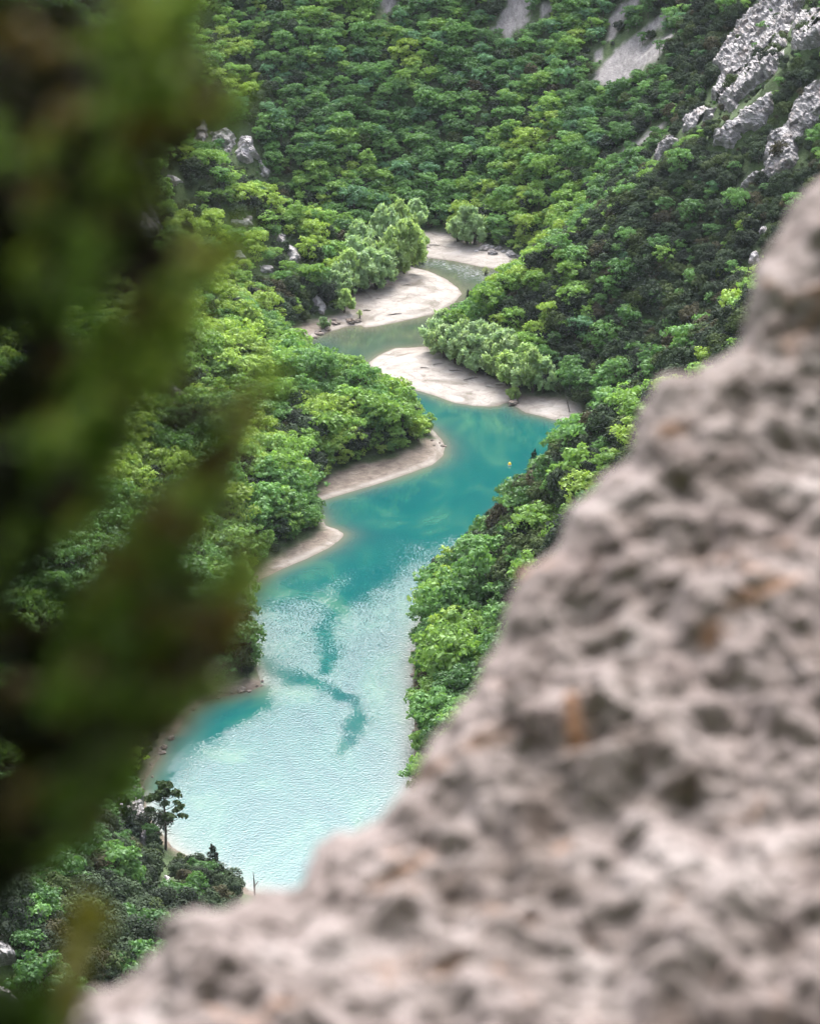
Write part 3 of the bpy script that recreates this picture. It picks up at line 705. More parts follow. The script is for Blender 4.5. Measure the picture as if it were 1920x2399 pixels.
sp = 2.35
hx = np.arange(-150, 150, sp); hy = np.arange(325, 1010, sp * 0.9)
HX, HY = np.meshgrid(hx, hy); HX = HX + (np.arange(len(hy))[:, None] % 2) * sp / 2
TX = (HX + rng.uniform(-.9, .9, HX.shape)).ravel(); TY = (HY + rng.uniform(-.9, .9, HY.shape)).ravel()
ok = np.abs(TX) < 0.128 * TY + 14
TX, TY = TX[ok], TY[ok]
dv = -bil(DVG, TX, TY)
ok = dv > rng.uniform(0.2, 1.3, len(TX))
TX, TY, dv = TX[ok], TY[ok], dv[ok]; main_n = len(TX)
ex = np.arange(-140, 140, 1.7); ey = np.arange(330, 860, 1.6); EX, EY = np.meshgrid(ex, ey); EX = (EX + rng.uniform(-.7, .7, EX.shape)).ravel(); EY = (EY + rng.uniform(-.7, .7, EY.shape)).ravel()
edv = -bil(DVG, EX, EY); ok = (np.abs(EX) < 0.128 * EY + 8) & (edv > 0.1) & ((edv < 3.2) | (rng.random(len(EX)) < .13) | ((EX > 30) & (EY > 590) & (EY < 760) & (rng.random(len(EX)) < .6)))
TX = np.concatenate([TX, EX[ok]]); TY = np.concatenate([TY, EY[ok]]); dv = np.concatenate([dv, edv[ok]]); shrub = np.arange(len(TX)) >= main_n
TZ = ground(TX, TY)
px, py, pz = project(np.stack([TX, TY, TZ], 1))
bad = np.zeros(len(TX), bool); P2 = np.stack([px, py], 1)
for s in SCREE: bad |= poly_dist(P2, s) > -2
for s in OUTPOLY:
    dd = poly_dist(P2, s); bad |= (dd > -6) & (rng.random(len(P2)) < (.93 if s[:, 0].mean() > 1500 else .95))
    bad |= (np.abs(px - 392) < 24) & (py > 1985) & (py < 2045)
bad |= (px > 566) & (px < 760) & (py > 2020) & (py < 2160)
c0 = c3((905, 795), (1000, 800), (1300, 900), (1480, 985), (1480, 1060), (1200, 960), (1000, 880), (900, 850))
bad |= poly_dist(P2, np.array(c0)) > 0
lg = c3((430, 640), (480, 520), (560, 470), (700, 400), (780, 370), (800, 300), (640, 310), (480, 400), (400, 520))
bad |= poly_dist(P2, np.array(lg)) > 0
TX, TY, TZ, px, py, pz, dv, shrub = [a[~bad] for a in (TX, TY, TZ, px, py, pz, dv, shrub)]
n = len(TX)
patch = fbm(np.stack([TX / 16, TY / 16, 0 * TX], 1), 3, 90)
ev = control(EVG, px, py, 75) + 0.35 * patch * (1 - np.abs(2 * control(EVG, px, py, 75) - 1))
is_ev = rng.random(n) < ev
tone = np.clip(control(TON, px, py, 110) + 0.26 * fbm(np.stack([TX / 13, TY / 13, 0 * TX + 3], 1), 3, 93) + rng.normal(0, .11, n), 0, 1)
tidx = np.where(tone > .80, 0, np.where(tone > .60, 1, np.where(tone > .36, 2, np.where(rng.random(n) < .15, 4, 3))))
tidx = np.where((tidx == 4) & (py > 900), 3, tidx); tidx = np.where((tidx == 2) & (py < 450) & (rng.random(n) < .12), 4, tidx)
hidx = rng.choice(4, n, p=[.45, .24, .11, .20])
scale = (.55 + .75 * rng.random(n) ** 1.4) * np.where(is_ev, 1.0, 1.0)
scale *= np.where(py > 1000, 1.12, 1.0)
scale *= np.interp(py, [0, 350, 700, 1000], [.72, .76, .88, 1.0]); scale = np.where(shrub, rng.uniform(.36, .6, n), scale)
scale *= np.where((dv < 2.0), .85, 1.0)
hpx = 5.6 * scale * F / pz
for s_ in OUTPOLY + [np.array(q_, float) for q_ in SCREE]:
    xa, xb, ya, yb = s_[:, 0].min(), s_[:, 0].max(), s_[:, 1].min(), s_[:, 1].max()
    for i_ in np.nonzero((px > xa - 18) & (px < xb + 18) & (py > ya) & (py < yb + 80))[0]:
        col_ = s_[np.abs(s_[:, 0] - px[i_]) < 22]
        # lowest edge of the rock in this column
        e_ = np.interp(px[i_], *(lambda o_: (s_[o_, 0], s_[o_, 1]))(np.argsort(s_[:, 0])))
        low_ = col_[:, 1].max() if len(col_) else e_
        gap_ = py[i_] - low_
        if -8 < gap_ < hpx[i_]: scale[i_] *= max(.22, gap_ / hpx[i_])
scale = np.where((np.abs(px - 395) < 62) & (py > 1975) & (py < 2165), scale * .42, scale); scale = np.where((px > 440) & (py > 2000) & (py < 2200), scale * .6, scale)
fl = (px > 960) & (px < 1120) & (py > 1380) & (py < 1800); scale = np.where(fl, scale * 1.15, scale)
rotz = rng.uniform(0, 6.28, n)
vs = rng.uniform(.85, 1.2, n)
mid = np.stack([TX, TY, TZ + 3.2 * scale], 1)
mx, my, _ = project(mid); M2 = np.stack([mx, my], 1)
vis = visible(mid) & (mx > -15) & (mx < 1935) & (my > -10) & (my < 2410) & (poly_dist(M2, FG_ROCK) < 18) & (poly_dist(M2, JUN) < 10)

def zone(x, y):
    if y > 1780 and x < 700: return "near scrub slope"
    if 940 < x and y > 1360: return "near wooded bank"
    if x > 1050 and y > 960: return "bank beside the boulder"
    if x < 760 and 200 < y < 700 and x < 480 + (y - 200) * .55: return "rocky ridge"
    if x < 1080 and y > 790: return "wooded spur"
    if x < 720 and y > 560: return "wooded spur"
    if x > 1380 - (y - 300) * .5 and y > 330 or x > 1480: return "dark rocky slope"
    return "far slope"

def pick_largest(mask, count):
    ii = np.nonzero(mask & vis)[0]
    return ii[np.argsort(-(scale[ii] / pz[ii]))[:count]]
used_labels = set()
def size_word(s): return "small" if s < .86 else ("large" if s > 1.1 else "middling")
def tree_label(kindword, tone_word, s, x, y):
    z = zone(x, y)
    base = f"{size_word(s)} {tone_word} {kindword} on the {z}, "
    xx, yy = x / 19.20, y / 23.99
    for dx, dy in ((0, 0), (1, 0), (0, 1), (-1, 0), (0, -1), (1, 1), (-1, -1), (2, 0), (0, 2)):
        l = base + f"{spell(round(xx + dx))} percent across, {spell(round(yy + dy))} down"
        if l not in used_labels: break
    used_labels.add(l); return l, z

def put_tree(i, kind):
    P = (TX[i], TY[i], TZ[i] - .1)
    s = scale[i]
    if kind == 'oak': name, cat, tones, t = "oak_tree", "oak tree", OAK_TONES, tidx[i]; label, z = tree_label("oak", tones[t][0], s, mx[i], my[i])
    else: name, cat, tones, t = "holm_oak", "holm oak", HOLM_TONES, hidx[i]; label, z = tree_label("holm oak", tones[t][0], s, mx[i], my[i])
    col = (*tones[t][1], 1)
    nearby = pz[i] < 500
    if nearby:
        o = empty(name, P); pair = (NOAKS if kind == 'oak' else NHOLMS)[i % 5]
        for nm, me in zip(("trunk", "crown"), pair):
            c = bpy.data.objects.new(nm, me); COL.objects.link(c); c.parent = o; c["tone"] = col[:3]
    else:
        o = bpy.data.objects.new(name, (OAKS[i % len(OAKS)] if kind == 'oak' else HOLMS[i % len(HOLMS)])); COL.objects.link(o); o.location = P
    o["tone"] = col[:3]; o.rotation_euler = (0, 0, rotz[i]); o.scale = (s, s, s * vs[i])
    tag(o, label, cat, ("oaks" if kind == 'oak' else "holm oaks") + " on the " + z)

sel_o = pick_largest(~is_ev, 300); sel_h = pick_largest(is_ev, 300)
for i in sel_o: put_tree(i, 'oak')
for i in sel_h: put_tree(i, 'holm')
taken = np.zeros(n, bool); taken[sel_o] = True; taken[sel_h] = True

def proto_collection(name, meshes, tones, objname):
    c = bpy.data.collections.new(name); k = 0
    for t in range(1):
        for me in meshes:
            o = bpy.data.objects.new(f"{objname}_{k:03d}", me); c.objects.link(o); k += 1
    return c
C_OAK = proto_collection("woodland_oaks", OAKS, OAK_TONES, "woodland_oak")
C_HOLM = proto_collection("woodland_evergreens", HOLMS, HOLM_TONES, "woodland_evergreen")

def forest(name, ids, tone_i, nm, coll, label, cat, tones):
    me = bpy.data.meshes.new(name)
    V = np.stack([TX[ids], TY[ids], TZ[ids] - .1], 1).astype(np.float32)
    me.vertices.add(len(V)); me.vertices.foreach_set('co', V.ravel())
    a = me.attributes.new('pick', 'INT', 'POINT'); a.data.foreach_set('value', rng.integers(0, nm, len(ids)).astype(np.int32))
    a = me.attributes.new('turn', 'FLOAT_VECTOR', 'POINT'); a.data.foreach_set('vector', np.stack([0 * rotz[ids], 0 * rotz[ids], rotz[ids]], 1).astype(np.float32).ravel())
    a = me.attributes.new('tone', 'FLOAT_COLOR', 'POINT'); tc_ = np.array([t[1] for t in tones]); a.data.foreach_set('color', np.concatenate([tc_[tone_i[ids]], np.ones((len(ids), 1))], 1).astype(np.float32).ravel())
    a = me.attributes.new('size', 'FLOAT_VECTOR', 'POINT'); a.data.foreach_set('vector', np.stack([scale[ids], scale[ids], scale[ids] * vs[ids]], 1).astype(np.float32).ravel())
    me.update(); o = bpy.data.objects.new(name, me); COL.objects.link(o)
    ng = bpy.data.node_groups.new(name, 'GeometryNodeTree')
    ng.interface.new_socket('Geometry', in_out='INPUT', socket_type='NodeSocketGeometry'); ng.interface.new_socket('Geometry', in_out='OUTPUT', socket_type='NodeSocketGeometry')
    gi = ng.nodes.new('NodeGroupInput'); go = ng.nodes.new('NodeGroupOutput')
    ip = ng.nodes.new('GeometryNodeInstanceOnPoints'); ci = ng.nodes.new('GeometryNodeCollectionInfo')
    ci.inputs['Collection'].default_value = coll; ci.inputs['Separate Children'].default_value = True; ci.inputs['Reset Children'].default_value = True
    ip.inputs['Pick Instance'].default_value = True
    def na(nm_, ty):
        q = ng.nodes.new('GeometryNodeInputNamedAttribute'); q.data_type = ty; q.inputs['Name'].default_value = nm_; return q.outputs[0]
    L2 = ng.links
    L2.new(gi.outputs[0], ip.inputs['Points']); L2.new(ci.outputs[0], ip.inputs['Instance'])
    L2.new(na('pick', 'INT'), ip.inputs['Instance Index']); L2.new(na('turn', 'FLOAT_VECTOR'), ip.inputs['Rotation']); L2.new(na('size', 'FLOAT_VECTOR'), ip.inputs['Scale'])
    L2.new(ip.outputs[0], go.inputs[0])
    md = o.modifiers.new('woodland', 'NODES'); md.node_group = ng
    tag(o, label, cat, kind='stuff'); return o
forest("oak_forest", np.nonzero(~taken & ~is_ev)[0], tidx, len(OAKS), C_OAK, "dense bright green oak wood covering the valley sides", "woodland", OAK_TONES)
forest("evergreen_forest", np.nonzero(~taken & is_ev)[0], hidx, len(HOLMS), C_HOLM, "dark holm oak wood among the lighter oaks", "woodland", HOLM_TONES)
print("trees", n, "visible", vis.sum(), "oak vis", (vis & ~is_ev).sum(), "holm vis", (vis & is_ev).sum())

# ------------------------------------------------------------------ willows on the bars
def tree_thing(name, pair, P, s, color, rz, label, cat, group, sz=None):
    o = empty(name, P); o.rotation_euler = (0, 0, rz); o.scale = (s, s, sz or s)
    for nm, me in zip(("trunk", "crown"), pair):
        c = bpy.data.objects.new(nm, me); COL.objects.link(c); c.parent = o; c["tone"] = color
    tag(o, label, cat, group); return o
def at_spur(x, y):
    while True:
        P = at(x, y)
        if (P[1] < 600 and -bil(DVG, P[0:1], P[1:2])[0] > 2.5) or y > 1100: return P
        y += 3
def at(x, y):
    return hit(np.array([float(x)]), np.array([float(y)]))[0]

WSPOTS = []   # (c3 x, c3 base y, height m, tone, group key)
GR = "grove on the lower gravel bar"; GL = "grove on the middle gravel bar"; GF = "far bank"
for x, y, h_, t in [(905, 805, 6.8, 2), (952, 838, 7.2, 0), (1002, 862, 7.6, 2), (1055, 888, 7.0, 0), (1110, 908, 7.4, 2), (1165, 925, 6.8, 0), (1215, 945, 7.2, 1), (1270, 975, 7.4, 1), (1330, 1000, 7.0, 0), (1395, 1012, 8.2, 1), (1450, 1020, 7.2, 2),
                    (935, 770, 7.0, 0), (985, 790, 7.4, 2), (1045, 822, 7.6, 0), (1105, 850, 7.8, 2), (1160, 872, 7.6, 0), (1225, 893, 7.8, 2), (1295, 925, 7.8, 0), (1360, 955, 7.6, 1), (1030, 770, 6.6, 1), (1130, 815, 6.8, 2), (1200, 845, 6.8, 0), (1270, 872, 6.8, 2)]:
    WSPOTS.append((x, y, h_, t, GR))
for x, y, h_, t in [(748, 412, 11.5, 1), (690, 425, 11.0, 1), (800, 370, 9.5, 1), (655, 330, 11.5, 2), (725, 340, 12.5, 1), (600, 490, 8.6, 2), (645, 470, 8.0, 2), (530, 505, 8.8, 2), (475, 500, 9.6, 1), (500, 430, 9.0, 2), (560, 440, 8.4, 0), (440, 545, 8.0, 2), (445, 610, 5.0, 1), (395, 560, 7.0, 2), (620, 300, 8.5, 2), (520, 330, 8.0, 2)]:
    WSPOTS.append((x, y, h_, t, GL))
for x, y, h_, t in [(800, 222, 8.0, 2), (1062, 262, 8.6, 2), (1100, 268, 7.0, 2), (1020, 250, 6.0, 0)]:
    WSPOTS.append((x, y, h_, t, GF))
for k, (x, y, h_, t, g) in enumerate(WSPOTS):
    X, Y = c3((x, y))[0]; P = at(X, Y); tn, col = WILLOW_TONES[t]
    sh = h_ / 8.0; sw = sh * rng.uniform(.95, 1.2)
    if g == GL and h_ > 9: sw *= .85
    lab = f"{'tall' if h_ > 7.5 else 'low'} {tn} willow, {g}, {spell(round(X / 19.2))} percent across, {spell(round((Y - 35) / 23.99))} down"
    tree_thing("willow_tree", WILLOWS[k % 6], P - np.array([0, 0, .1]), sw, col, rng.uniform(0, 6.28), lab, "willow", "willows of the " + g if g != GF else "willows on the far bank", sh)
SMALLW = part_meshes(willow(590, 1.5, 3.0, 1.3, .14), M_LEAF)
X, Y = c3((1298, 1052))[0]; P = at(X, Y); tree_thing("willow_tree", SMALLW, P, .85, (0.13, 0.19, 0.055), 1, "little round willow growing beside the shore boulder on the gravel bar", "willow", None)
X, Y = c3((523, 636))[0]; P = at(X, Y); tree_thing("willow_tree", part_meshes(willow(591, 0.9, 2.4, .5, .09), M_LEAF), P, .7, (0.24, 0.29, 0.14), 2, "thin sapling standing alone on the middle gravel bar", "sapling", None)
X, Y = c3((345, 690))[0]; P = at(X, Y); tree_thing("willow_tree", SMALLW, P, .8, (0.10, 0.16, 0.07), 3, "small grey-green bush on the rocky shore below the willow grove", "bush", None)
X, Y = c3((1160, 450))[0]; P = at(X, Y); tree_thing("willow_tree", part_meshes(willow(592, 1.1, 2.4, .3, .09), M_LEAF), np.array([P[0], P[1], 0.0]), .7, (0.26, 0.30, 0.16), 2, "wispy bare sapling at the edge of the upper river", "sapling", None)

# ------------------------------------------------------------------ pines and other single trees
PINE = part_meshes(pine(700, 10.4, 2.75, 2.0), M_HOLM)
P = at(389, 1993); tree_thing("pine_tree", PINE, P, 1.0, (0.045, 0.068, 0.028), .6, "tall dark pine with a bare trunk standing against the pale water", "pine", None)
CON = part_meshes(cone_conifer(701, 5.5, 1.7), M_HOLM)
for (x, y), s, c, lab in [((1250, 1120), 1.0, (0.026, 0.044, 0.026), "dark pointed conifer on the bank opposite the yellow buoy"),
                          (c3((650, 905))[0], .62, (0.03, 0.038, 0.024), "small dark conifer on the spur, closest to the lower gravel bar"),
                          (c3((552, 905))[0], .55, (0.03, 0.05, 0.03), "small dark conifer on the spur's skyline, between two like it"),
                          (c3((318, 822))[0], .55, (0.03, 0.042, 0.026), "small dark conifer on the spur's skyline, farthest up the ridge"),
                          ((500, 2065), 1.0, (0.026, 0.032, 0.022), "bushy blackish conifer on the scrub slope under the lone pine"),
                          (c3((140, 665))[0], 1.0, (0.085, 0.13, 0.075), "pale blue-green conifer low on the ridge above the rocky shore"),
                          (c3((1070, 545))[0], .45, (0.022, 0.03, 0.02), "tiny dark conifer at the tip of the wooded point by the upper bar"),
                          ((300, 1965), 1.15, (0.024, 0.036, 0.024), "dark conifer in front of the grey strata cliff")]:
    P = (at_spur if 'on the spur' in lab else at)(x, y); tree_thing("conifer_tree", CON, P - np.array([0, 0, .2]), s, c, rng.uniform(0, 6), lab, "conifer", None)
BIGH = part_meshes(holm(450, 4.2, 6.6, 1.4, .15), M_HOLM)
P = at(1118, 1345); tree_thing("holm_oak", BIGH, P, 1.0, (0.024, 0.026, 0.020), .5, "biggest round blackish holm oak overhanging the turquoise river", "holm oak", None)

def dead(name, pts_list, P, mat, label, cat):
    parts = [(*tube(p, r, 6), 0) for p, r in pts_list]; v, f, m = join(parts)
    o = mesh_obj(name, v, f, [mat], smooth=True); o.location = P; tag(o, label, cat); return o
P = at(597, 2098)
dead("dead_snag", [([(0, 0, -2.0), (0, 0, .3), (-.05, 0, 2.0), (-.16, 0, 3.5)], [.15, .13, .10, .02]), ([(-.03, 0, 1.3), (.3, 0, 1.8), (.5, .05, 2.1)], [.07, .06, .03])], P, M_DEAD, "bare dead snag with one stub branch against the white water", "dead tree")
tw = []
rg = np.random.default_rng(3)
for k in range(26):
    a = rg.uniform(-1.2, 1.2); l = rg.uniform(.8, 1.8); tw.append(([(rg.uniform(-.9, .9), rg.uniform(-.4, .4), -1), (math.sin(a) * l * .5, rg.uniform(-.3, .3), l * .4), (math.sin(a) * l * 1.1, rg.uniform(-.5, .5), l * .8 * math.cos(a) + .2)], [.02, .014, .006]))
P = at(640, 2108); dead("bare_shrub", tw, P, M_PALEDEAD, "twiggy leafless shrub beside the dead snag", "shrub")
tw = [([(0, 0, -1), (.1, 0, 1.2), (-.1, 0, 2.6)], [.13, .10, .05])]
for k in range(16):
    a = rg.uniform(-1.3, 1.3); z = rg.uniform(.6, 2.5); l = rg.uniform(.8, 1.8); tw.append(([(0, 0, z), (math.sin(a) * l * .5, rg.uniform(-.3, .3), z + l * .35), (math.sin(a) * l, rg.uniform(-.4, .4), z + .7 * l * math.cos(a))], [.04, .025, .008]))
P = at(12, 2195); dead("dead_tree", tw, P, M_PALEDEAD, "bleached dead tree with forked twigs under the juniper", "dead tree")
X, Y = c3((1585, 1112))[0]; P = at(X, Y)
dead("leaning_trunk", [([(0, 0, -.4), (-.5, .1, 1.6), (-1.1, .2, 4.2)], [.12, .1, .05]), ([(-.5, .1, 1.6), (-.2, .2, 2.6)], [.05, .02])], P, M_DEAD, "leaning leafless trunk rooted at the end of the lower gravel bar", "dead tree")
X, Y = c3((1232, 975))[0]; P = at(X, Y)
dead("driftwood_log", [([(-.9, 0, .25), (0, .1, .3), (.9, -.1, .22)], [.16, .18, .10]), ([(.2, 0, .3), (.5, .2, .6)], [.07, .03])], P, M_PALEDEAD, "pale driftwood log stranded under the willow grove", "driftwood")
DW_ = [((930, 868), "under the first willows of the lower bar"), ((1085, 945), "midway along the lower bar's flood line"), ((1180, 985), "beside the muddy hollow of the lower bar"), ((1010, 905), "near the upper end of the lower bar's flood line"), ((620, 540), "in the middle of the middle bar"), ((560, 600), "by the thin sapling of the middle bar"), ((760, 470), "under the tallest willows of the middle bar"), ((700, 620), "close to the water on the middle bar"), ((900, 270), "at the back of the upper bar"), ((860, 282), "on the upper bar beside its scrub"), ((850, 890), "across the muddy pool edge of the lower bar")]
for k, (xy, wh) in enumerate(DW_):
    X, Y = c3(xy)[0]; P = at(X, Y); l = rng.uniform(.7, 1.7); an = rng.uniform(-.6, .6)
    o = dead("driftwood_log", [([(-l * math.cos(an), -l * math.sin(an), .1), (0, .12, .14), (l * math.cos(an), l * math.sin(an), .08)], [.10, .11, .05]), ([(0, .1, .12), (.25, .45, .3)], [.05, .015])], P, M_DEAD if k % 2 else M_PALEDEAD, f"{'dark' if k % 2 else 'pale'} stranded branch {wh}", "driftwood"); o["group"] = "driftwood on the bars"

# ------------------------------------------------------------------ boulders along the shores
def boulder(P, s, mat, label, group, seed, cat="boulder"):
    rg = np.random.default_rng(seed)
    nu, nvv = 18, 12
    u = np.linspace(0, 2 * math.pi, nu, endpoint=False); v = np.linspace(0.02, math.pi - .02, nvv)
    U, Vv = np.meshgrid(u, v); d = np.stack([np.cos(U) * np.sin(Vv), np.sin(U) * np.sin(Vv), np.cos(Vv)], -1).reshape(-1, 3)
    f1, f2 = worley(d * 1.3 + seed, 4)
    r = 0.75 + .45 * np.minimum(f2 - f1, .5) + .18 * fbm(d * 2.2 + seed, 3, 6)
    V = d * r[:, None] * np.array(s)
    q = []
    for i in range(nvv - 1):
        for j in range(nu):
            q.append((i * nu + j, (i + 1) * nu + j, (i + 1) * nu + (j + 1) % nu, i * nu + (j + 1) % nu))
    o = mesh_obj("boulder", V, np.array(q), [mat]); o.location = P; o.rotation_euler = (rg.uniform(-.2, .2), rg.uniform(-.2, .2), rg.uniform(0, 6.28))
    tag(o, label, cat, group); return o
X, Y = c3((1300, 1080))[0]; P = at(X, Y); boulder(P + np.array([0, .8, .25]), (1.6, 1.1, .75), M_SHORE, "dark brown boulder at the water's edge under the little willow", None, 1)
BL = []
def shore_rocks(line, count, where, smin, smax, mat=M_SHORE, spread_=7):
    line = np.array(line, float); seg = np.linspace(0, len(line) - 1, count)
    for k, t in enumerate(seg):
        i = min(int(t), len(line) - 2); c = line[i] * (1 - t + i) + line[i + 1] * (t - i) + rng.normal(0, spread_, 2) * np.array([1, .7])
        P = at(*c); s = smin + (smax - smin) * rng.random() ** 2
        if P[2] < 0.0: P[2] = 0.02
        sw = "flat" if k % 3 == 0 else ("angular" if k % 3 == 1 else "rounded")
        lab = f"{sw} {'brown' if mat is M_SHORE else 'grey'} boulder on the {where}, {spell(round(c[0] / 19.2))} percent across, {spell(round(c[1] / 23.99))} down"
        q = 2
        while lab in used_labels: lab = f"{sw} {'brown' if mat is M_SHORE else 'grey'} boulder on the {where}, {spell(round(c[0] / 19.2))} percent across, {spell(round(c[1] / 23.99) + q - 1)} down"; q += 1
        used_labels.add(lab)
        boulder(P + np.array([0, 0, s * .12]), (s, s * rng.uniform(.6, 1), s * (.35 if k % 3 == 0 else .6)), mat, lab, "boulders along the shores", 40 + len(BL)); BL.append(1)
shore_rocks(c3((160, 730), (230, 745), (300, 705), (380, 675), (450, 650), (530, 655)), 22, "rocky shore", .5, 1.3)
shore_rocks(c3((1120, 290), (1180, 280), (1250, 310), (1330, 345), (1370, 360)), 14, "far shore", .6, 1.6, M_CLIFF)
shore_rocks([(614, 1605), (600, 1610), (545, 1620), (500, 1630), (450, 1660)], 11, "rocky spit", .3, 1.0)
shore_rocks([(410, 1712), (385, 1735), (370, 1780), (345, 1825), (335, 1850)], 8, "steep near shore", .3, .8)
shore_rocks([(975, 1525), (975, 1580), (973, 1640), (978, 1700), (976, 1750)], 12, "right-hand bank", .4, .9)
shore_rocks([(1015, 1040), (1035, 1038), (1040, 1052)], 5, "spur tip", .35, .7)
shore_rocks([(1350, 985), (1372, 990), (1380, 998)], 5, "end of the lower gravel bar", .5, 1.0)

# ------------------------------------------------------------------ buoy
def mat_plain(name, c, rough=.5):
    m, nt, nodes, L = new_mat(name); n_ = noise(nt, 6, 3, .5, obj_pos(nt))
    finish(nt, mixc(nt, .35, c, ramp(nt, n_, [(.3, tuple(x * .7 for x in c)), (.7, c)])), rough, spec=.4); return m
def lathe(prof, sides=24):
    prof = np.array(prof, float); an = np.arange(sides) * 2 * math.pi / sides
    V = np.stack([prof[:, None, 0] * np.cos(an), prof[:, None, 0] * np.sin(an), np.repeat(prof[:, None, 1], sides, 1)], -1).reshape(-1, 3)
    q = [(i * sides + j, i * sides + (j + 1) % sides, (i + 1) * sides + (j + 1) % sides, (i + 1) * sides + j) for i in range(len(prof) - 1) for j in range(sides)]
    return V, np.array(q)
b = flat(np.array([1193.0]), np.array([1090.0]))[0]
bu = empty("buoy", (b[0], b[1], 0)); tag(bu, "small yellow marker buoy floating on the turquoise water", "buoy")
V, Q = lathe([(.02, -.4), (.24, -.38), (.31, -.2), (.32, .05), (.30, .25), (.24, .42), (.12, .54), (.02, .58)])
mesh_obj("float", V, Q, [mat_plain("yellow_plastic", (0.78, 0.52, 0.03))], smooth=True, parent=bu)
V, Q = lathe([(.315, -.02), (.335, .0), (.335, .1), (.312, .12)]); mesh_obj("band", V, Q, [mat_plain("white_plastic", (0.75, 0.74, 0.7))], parent=bu)
V, Q = lathe([(.02, .57), (.05, .58), (.05, .68), (.02, .7)]); mesh_obj("top_ring", V, Q, [mat_plain("grey_metal", (0.3, 0.3, 0.3))], parent=bu)

# ------------------------------------------------------------------ the blurred boulder in front
sil = np.array([(-260, 2330), (-60, 2215), (80, 2150), (190, 2090), (290, 2045), (325, 1990), (345, 1925), (385, 1905), (430, 1912), (500, 1893), (560, 1876), (622, 1858), (650, 1815), (682, 1778), (740, 1755), (800, 1728), (835, 1680),
                (868, 1640), (885, 1588), (930, 1530), (952, 1490), (990, 1455), (1000, 1395), (1058, 1322), (1078, 1268), (1102, 1210), (1178, 1160), (1212, 1085), (1255, 1005), (1328, 962), (1345, 862), (1398, 812), (1450, 802), (1505, 768), (1560, 722),
                (1582, 640), (1588, 560), (1625, 505), (1680, 448), (1740, 395), (1850, 340), (2050, 300)], float) * D2S
seg = np.concatenate([[0], np.cumsum(np.linalg.norm(np.diff(sil, axis=0), axis=1))]); ns = 520
ss = np.linspace(0, seg[-1], ns); SX = np.interp(ss, seg, sil[:, 0]); SY = np.interp(ss, seg, sil[:, 1]); u = ss / seg[-1]
z0 = 5.0 + 2.1 * u                                        # distance of the outline, near at the bottom
tt = np.concatenate([-np.linspace(1, 0, 40)[:-1] ** 1.5, np.linspace(0, 1, 300) ** 1.25])
rowsP = []
for t in tt:
    if t < 0:
        k = -t; X = SX + 420 * k; Y = SY + 700 * k; Z = z0 + 0.06 * math.sqrt(k) + 1.4 * k
    else:
        X = SX + (1500 - 350 * u) * t; Y = SY + (520 + 1700 * u) * t
        Z = z0 - 0.10 * np.sqrt(np.minimum(t * 30, 1)) - (1.2 + .6 * u) * t
    rowsP.append(camspace(X, Y, Z))
RK = np.array(rowsP)
gu = np.gradient(RK, axis=0); gv = np.gradient(RK, axis=1); nr = np.cross(gu, gv); nr /= np.linalg.norm(nr, axis=-1)[..., None] + 1e-9
half = len(tt) // 2
if (nr[half, ns // 2] * FWD).sum() > 0: nr = -nr
q = RK.reshape(-1, 3); nr = nr.reshape(-1, 3)
f1, f2 = worley(q * 11, 3); g1, g2 = worley(q * 30, 5)
pit = np.clip(1 - g1 * 1.5, 0, 1)
qw = q + .10 * np.stack([fbm(q * 3.1, 2, 81), fbm(q * 3.1, 2, 82), fbm(q * 3.1, 2, 83)], -1)
disp = 0.048 * fbm(q * 3.6, 3, 1) + 0.013 * np.abs(fbm(qw * np.array([6.5, 6.5, 8.5]), 3, 4)) + 0.008 * (0.55 - f1) * 1.6 + 0.010 * (0.5 - g1) + 0.027 * fbm(q * 16, 3, 2)
hole = sstep(.18, .62, fbm(q * 10.0, 3, 71)); disp = disp - 0.004 * hole
edge = np.interp(np.repeat(tt, ns), [-1, -.05, 0, .04, 1], [1, .6, .35, .8, 1])
q2 = q + nr * (disp * edge)[:, None]
m_rock, nt, nodes, L = new_mat("weathered_limestone")
p = geo_pos(nt)
a = noise(nt, 6.2, 6, .58, p, .5); b2 = noise(nt, 2.0, 5, .6, p); c_ = noise(nt, 22, 5, .65, p); e = noise(nt, 4.3, 4, .6, scaled(nt, p, (1.1, 1.3, .9)), .8)
col = ramp(nt, a, [(.30, (.088, .068, .059)), (.45, (.150, .124, .112)), (.58, (.196, .166, .152)), (.72, (.265, .233, .217))])
col = mixc(nt, math_n(nt, 'MULTIPLY', ramp(nt, b2, [(.45, (0, 0, 0)), (.65, (1, 1, 1))]), .45), col, (.175, .135, .125))
col = mixc(nt, math_n(nt, 'MULTIPLY', ramp(nt, e, [(.60, (0, 0, 0)), (.70, (1, 1, 1))]), .75), col, (.19, .088, .034))
col = mixc(nt, .6, col, ramp(nt, c_, [(.3, (.55, .53, .5)), (.7, (1.2, 1.2, 1.2))]), 'MULTIPLY')
lich = attr(nt, 'pit'); col = mixc(nt, math_n(nt, 'MULTIPLY', lich, .5), col, (.045, .03, .02))  # darker brown inside the pits
finish(nt, col, .95, c_, .6, .02)
rock = mesh_obj("boulder", q2 - q2.mean(0), grid_faces(len(tt), ns), [m_rock], smooth=True, attrs={'pit': hole * sstep(.2, .6, fbm(q * 9, 2, 55) + .3)})
rock.location = q2.mean(0)
tag(rock, "huge rough limestone boulder in front, out of focus, pitted and orange-stained", "boulder")

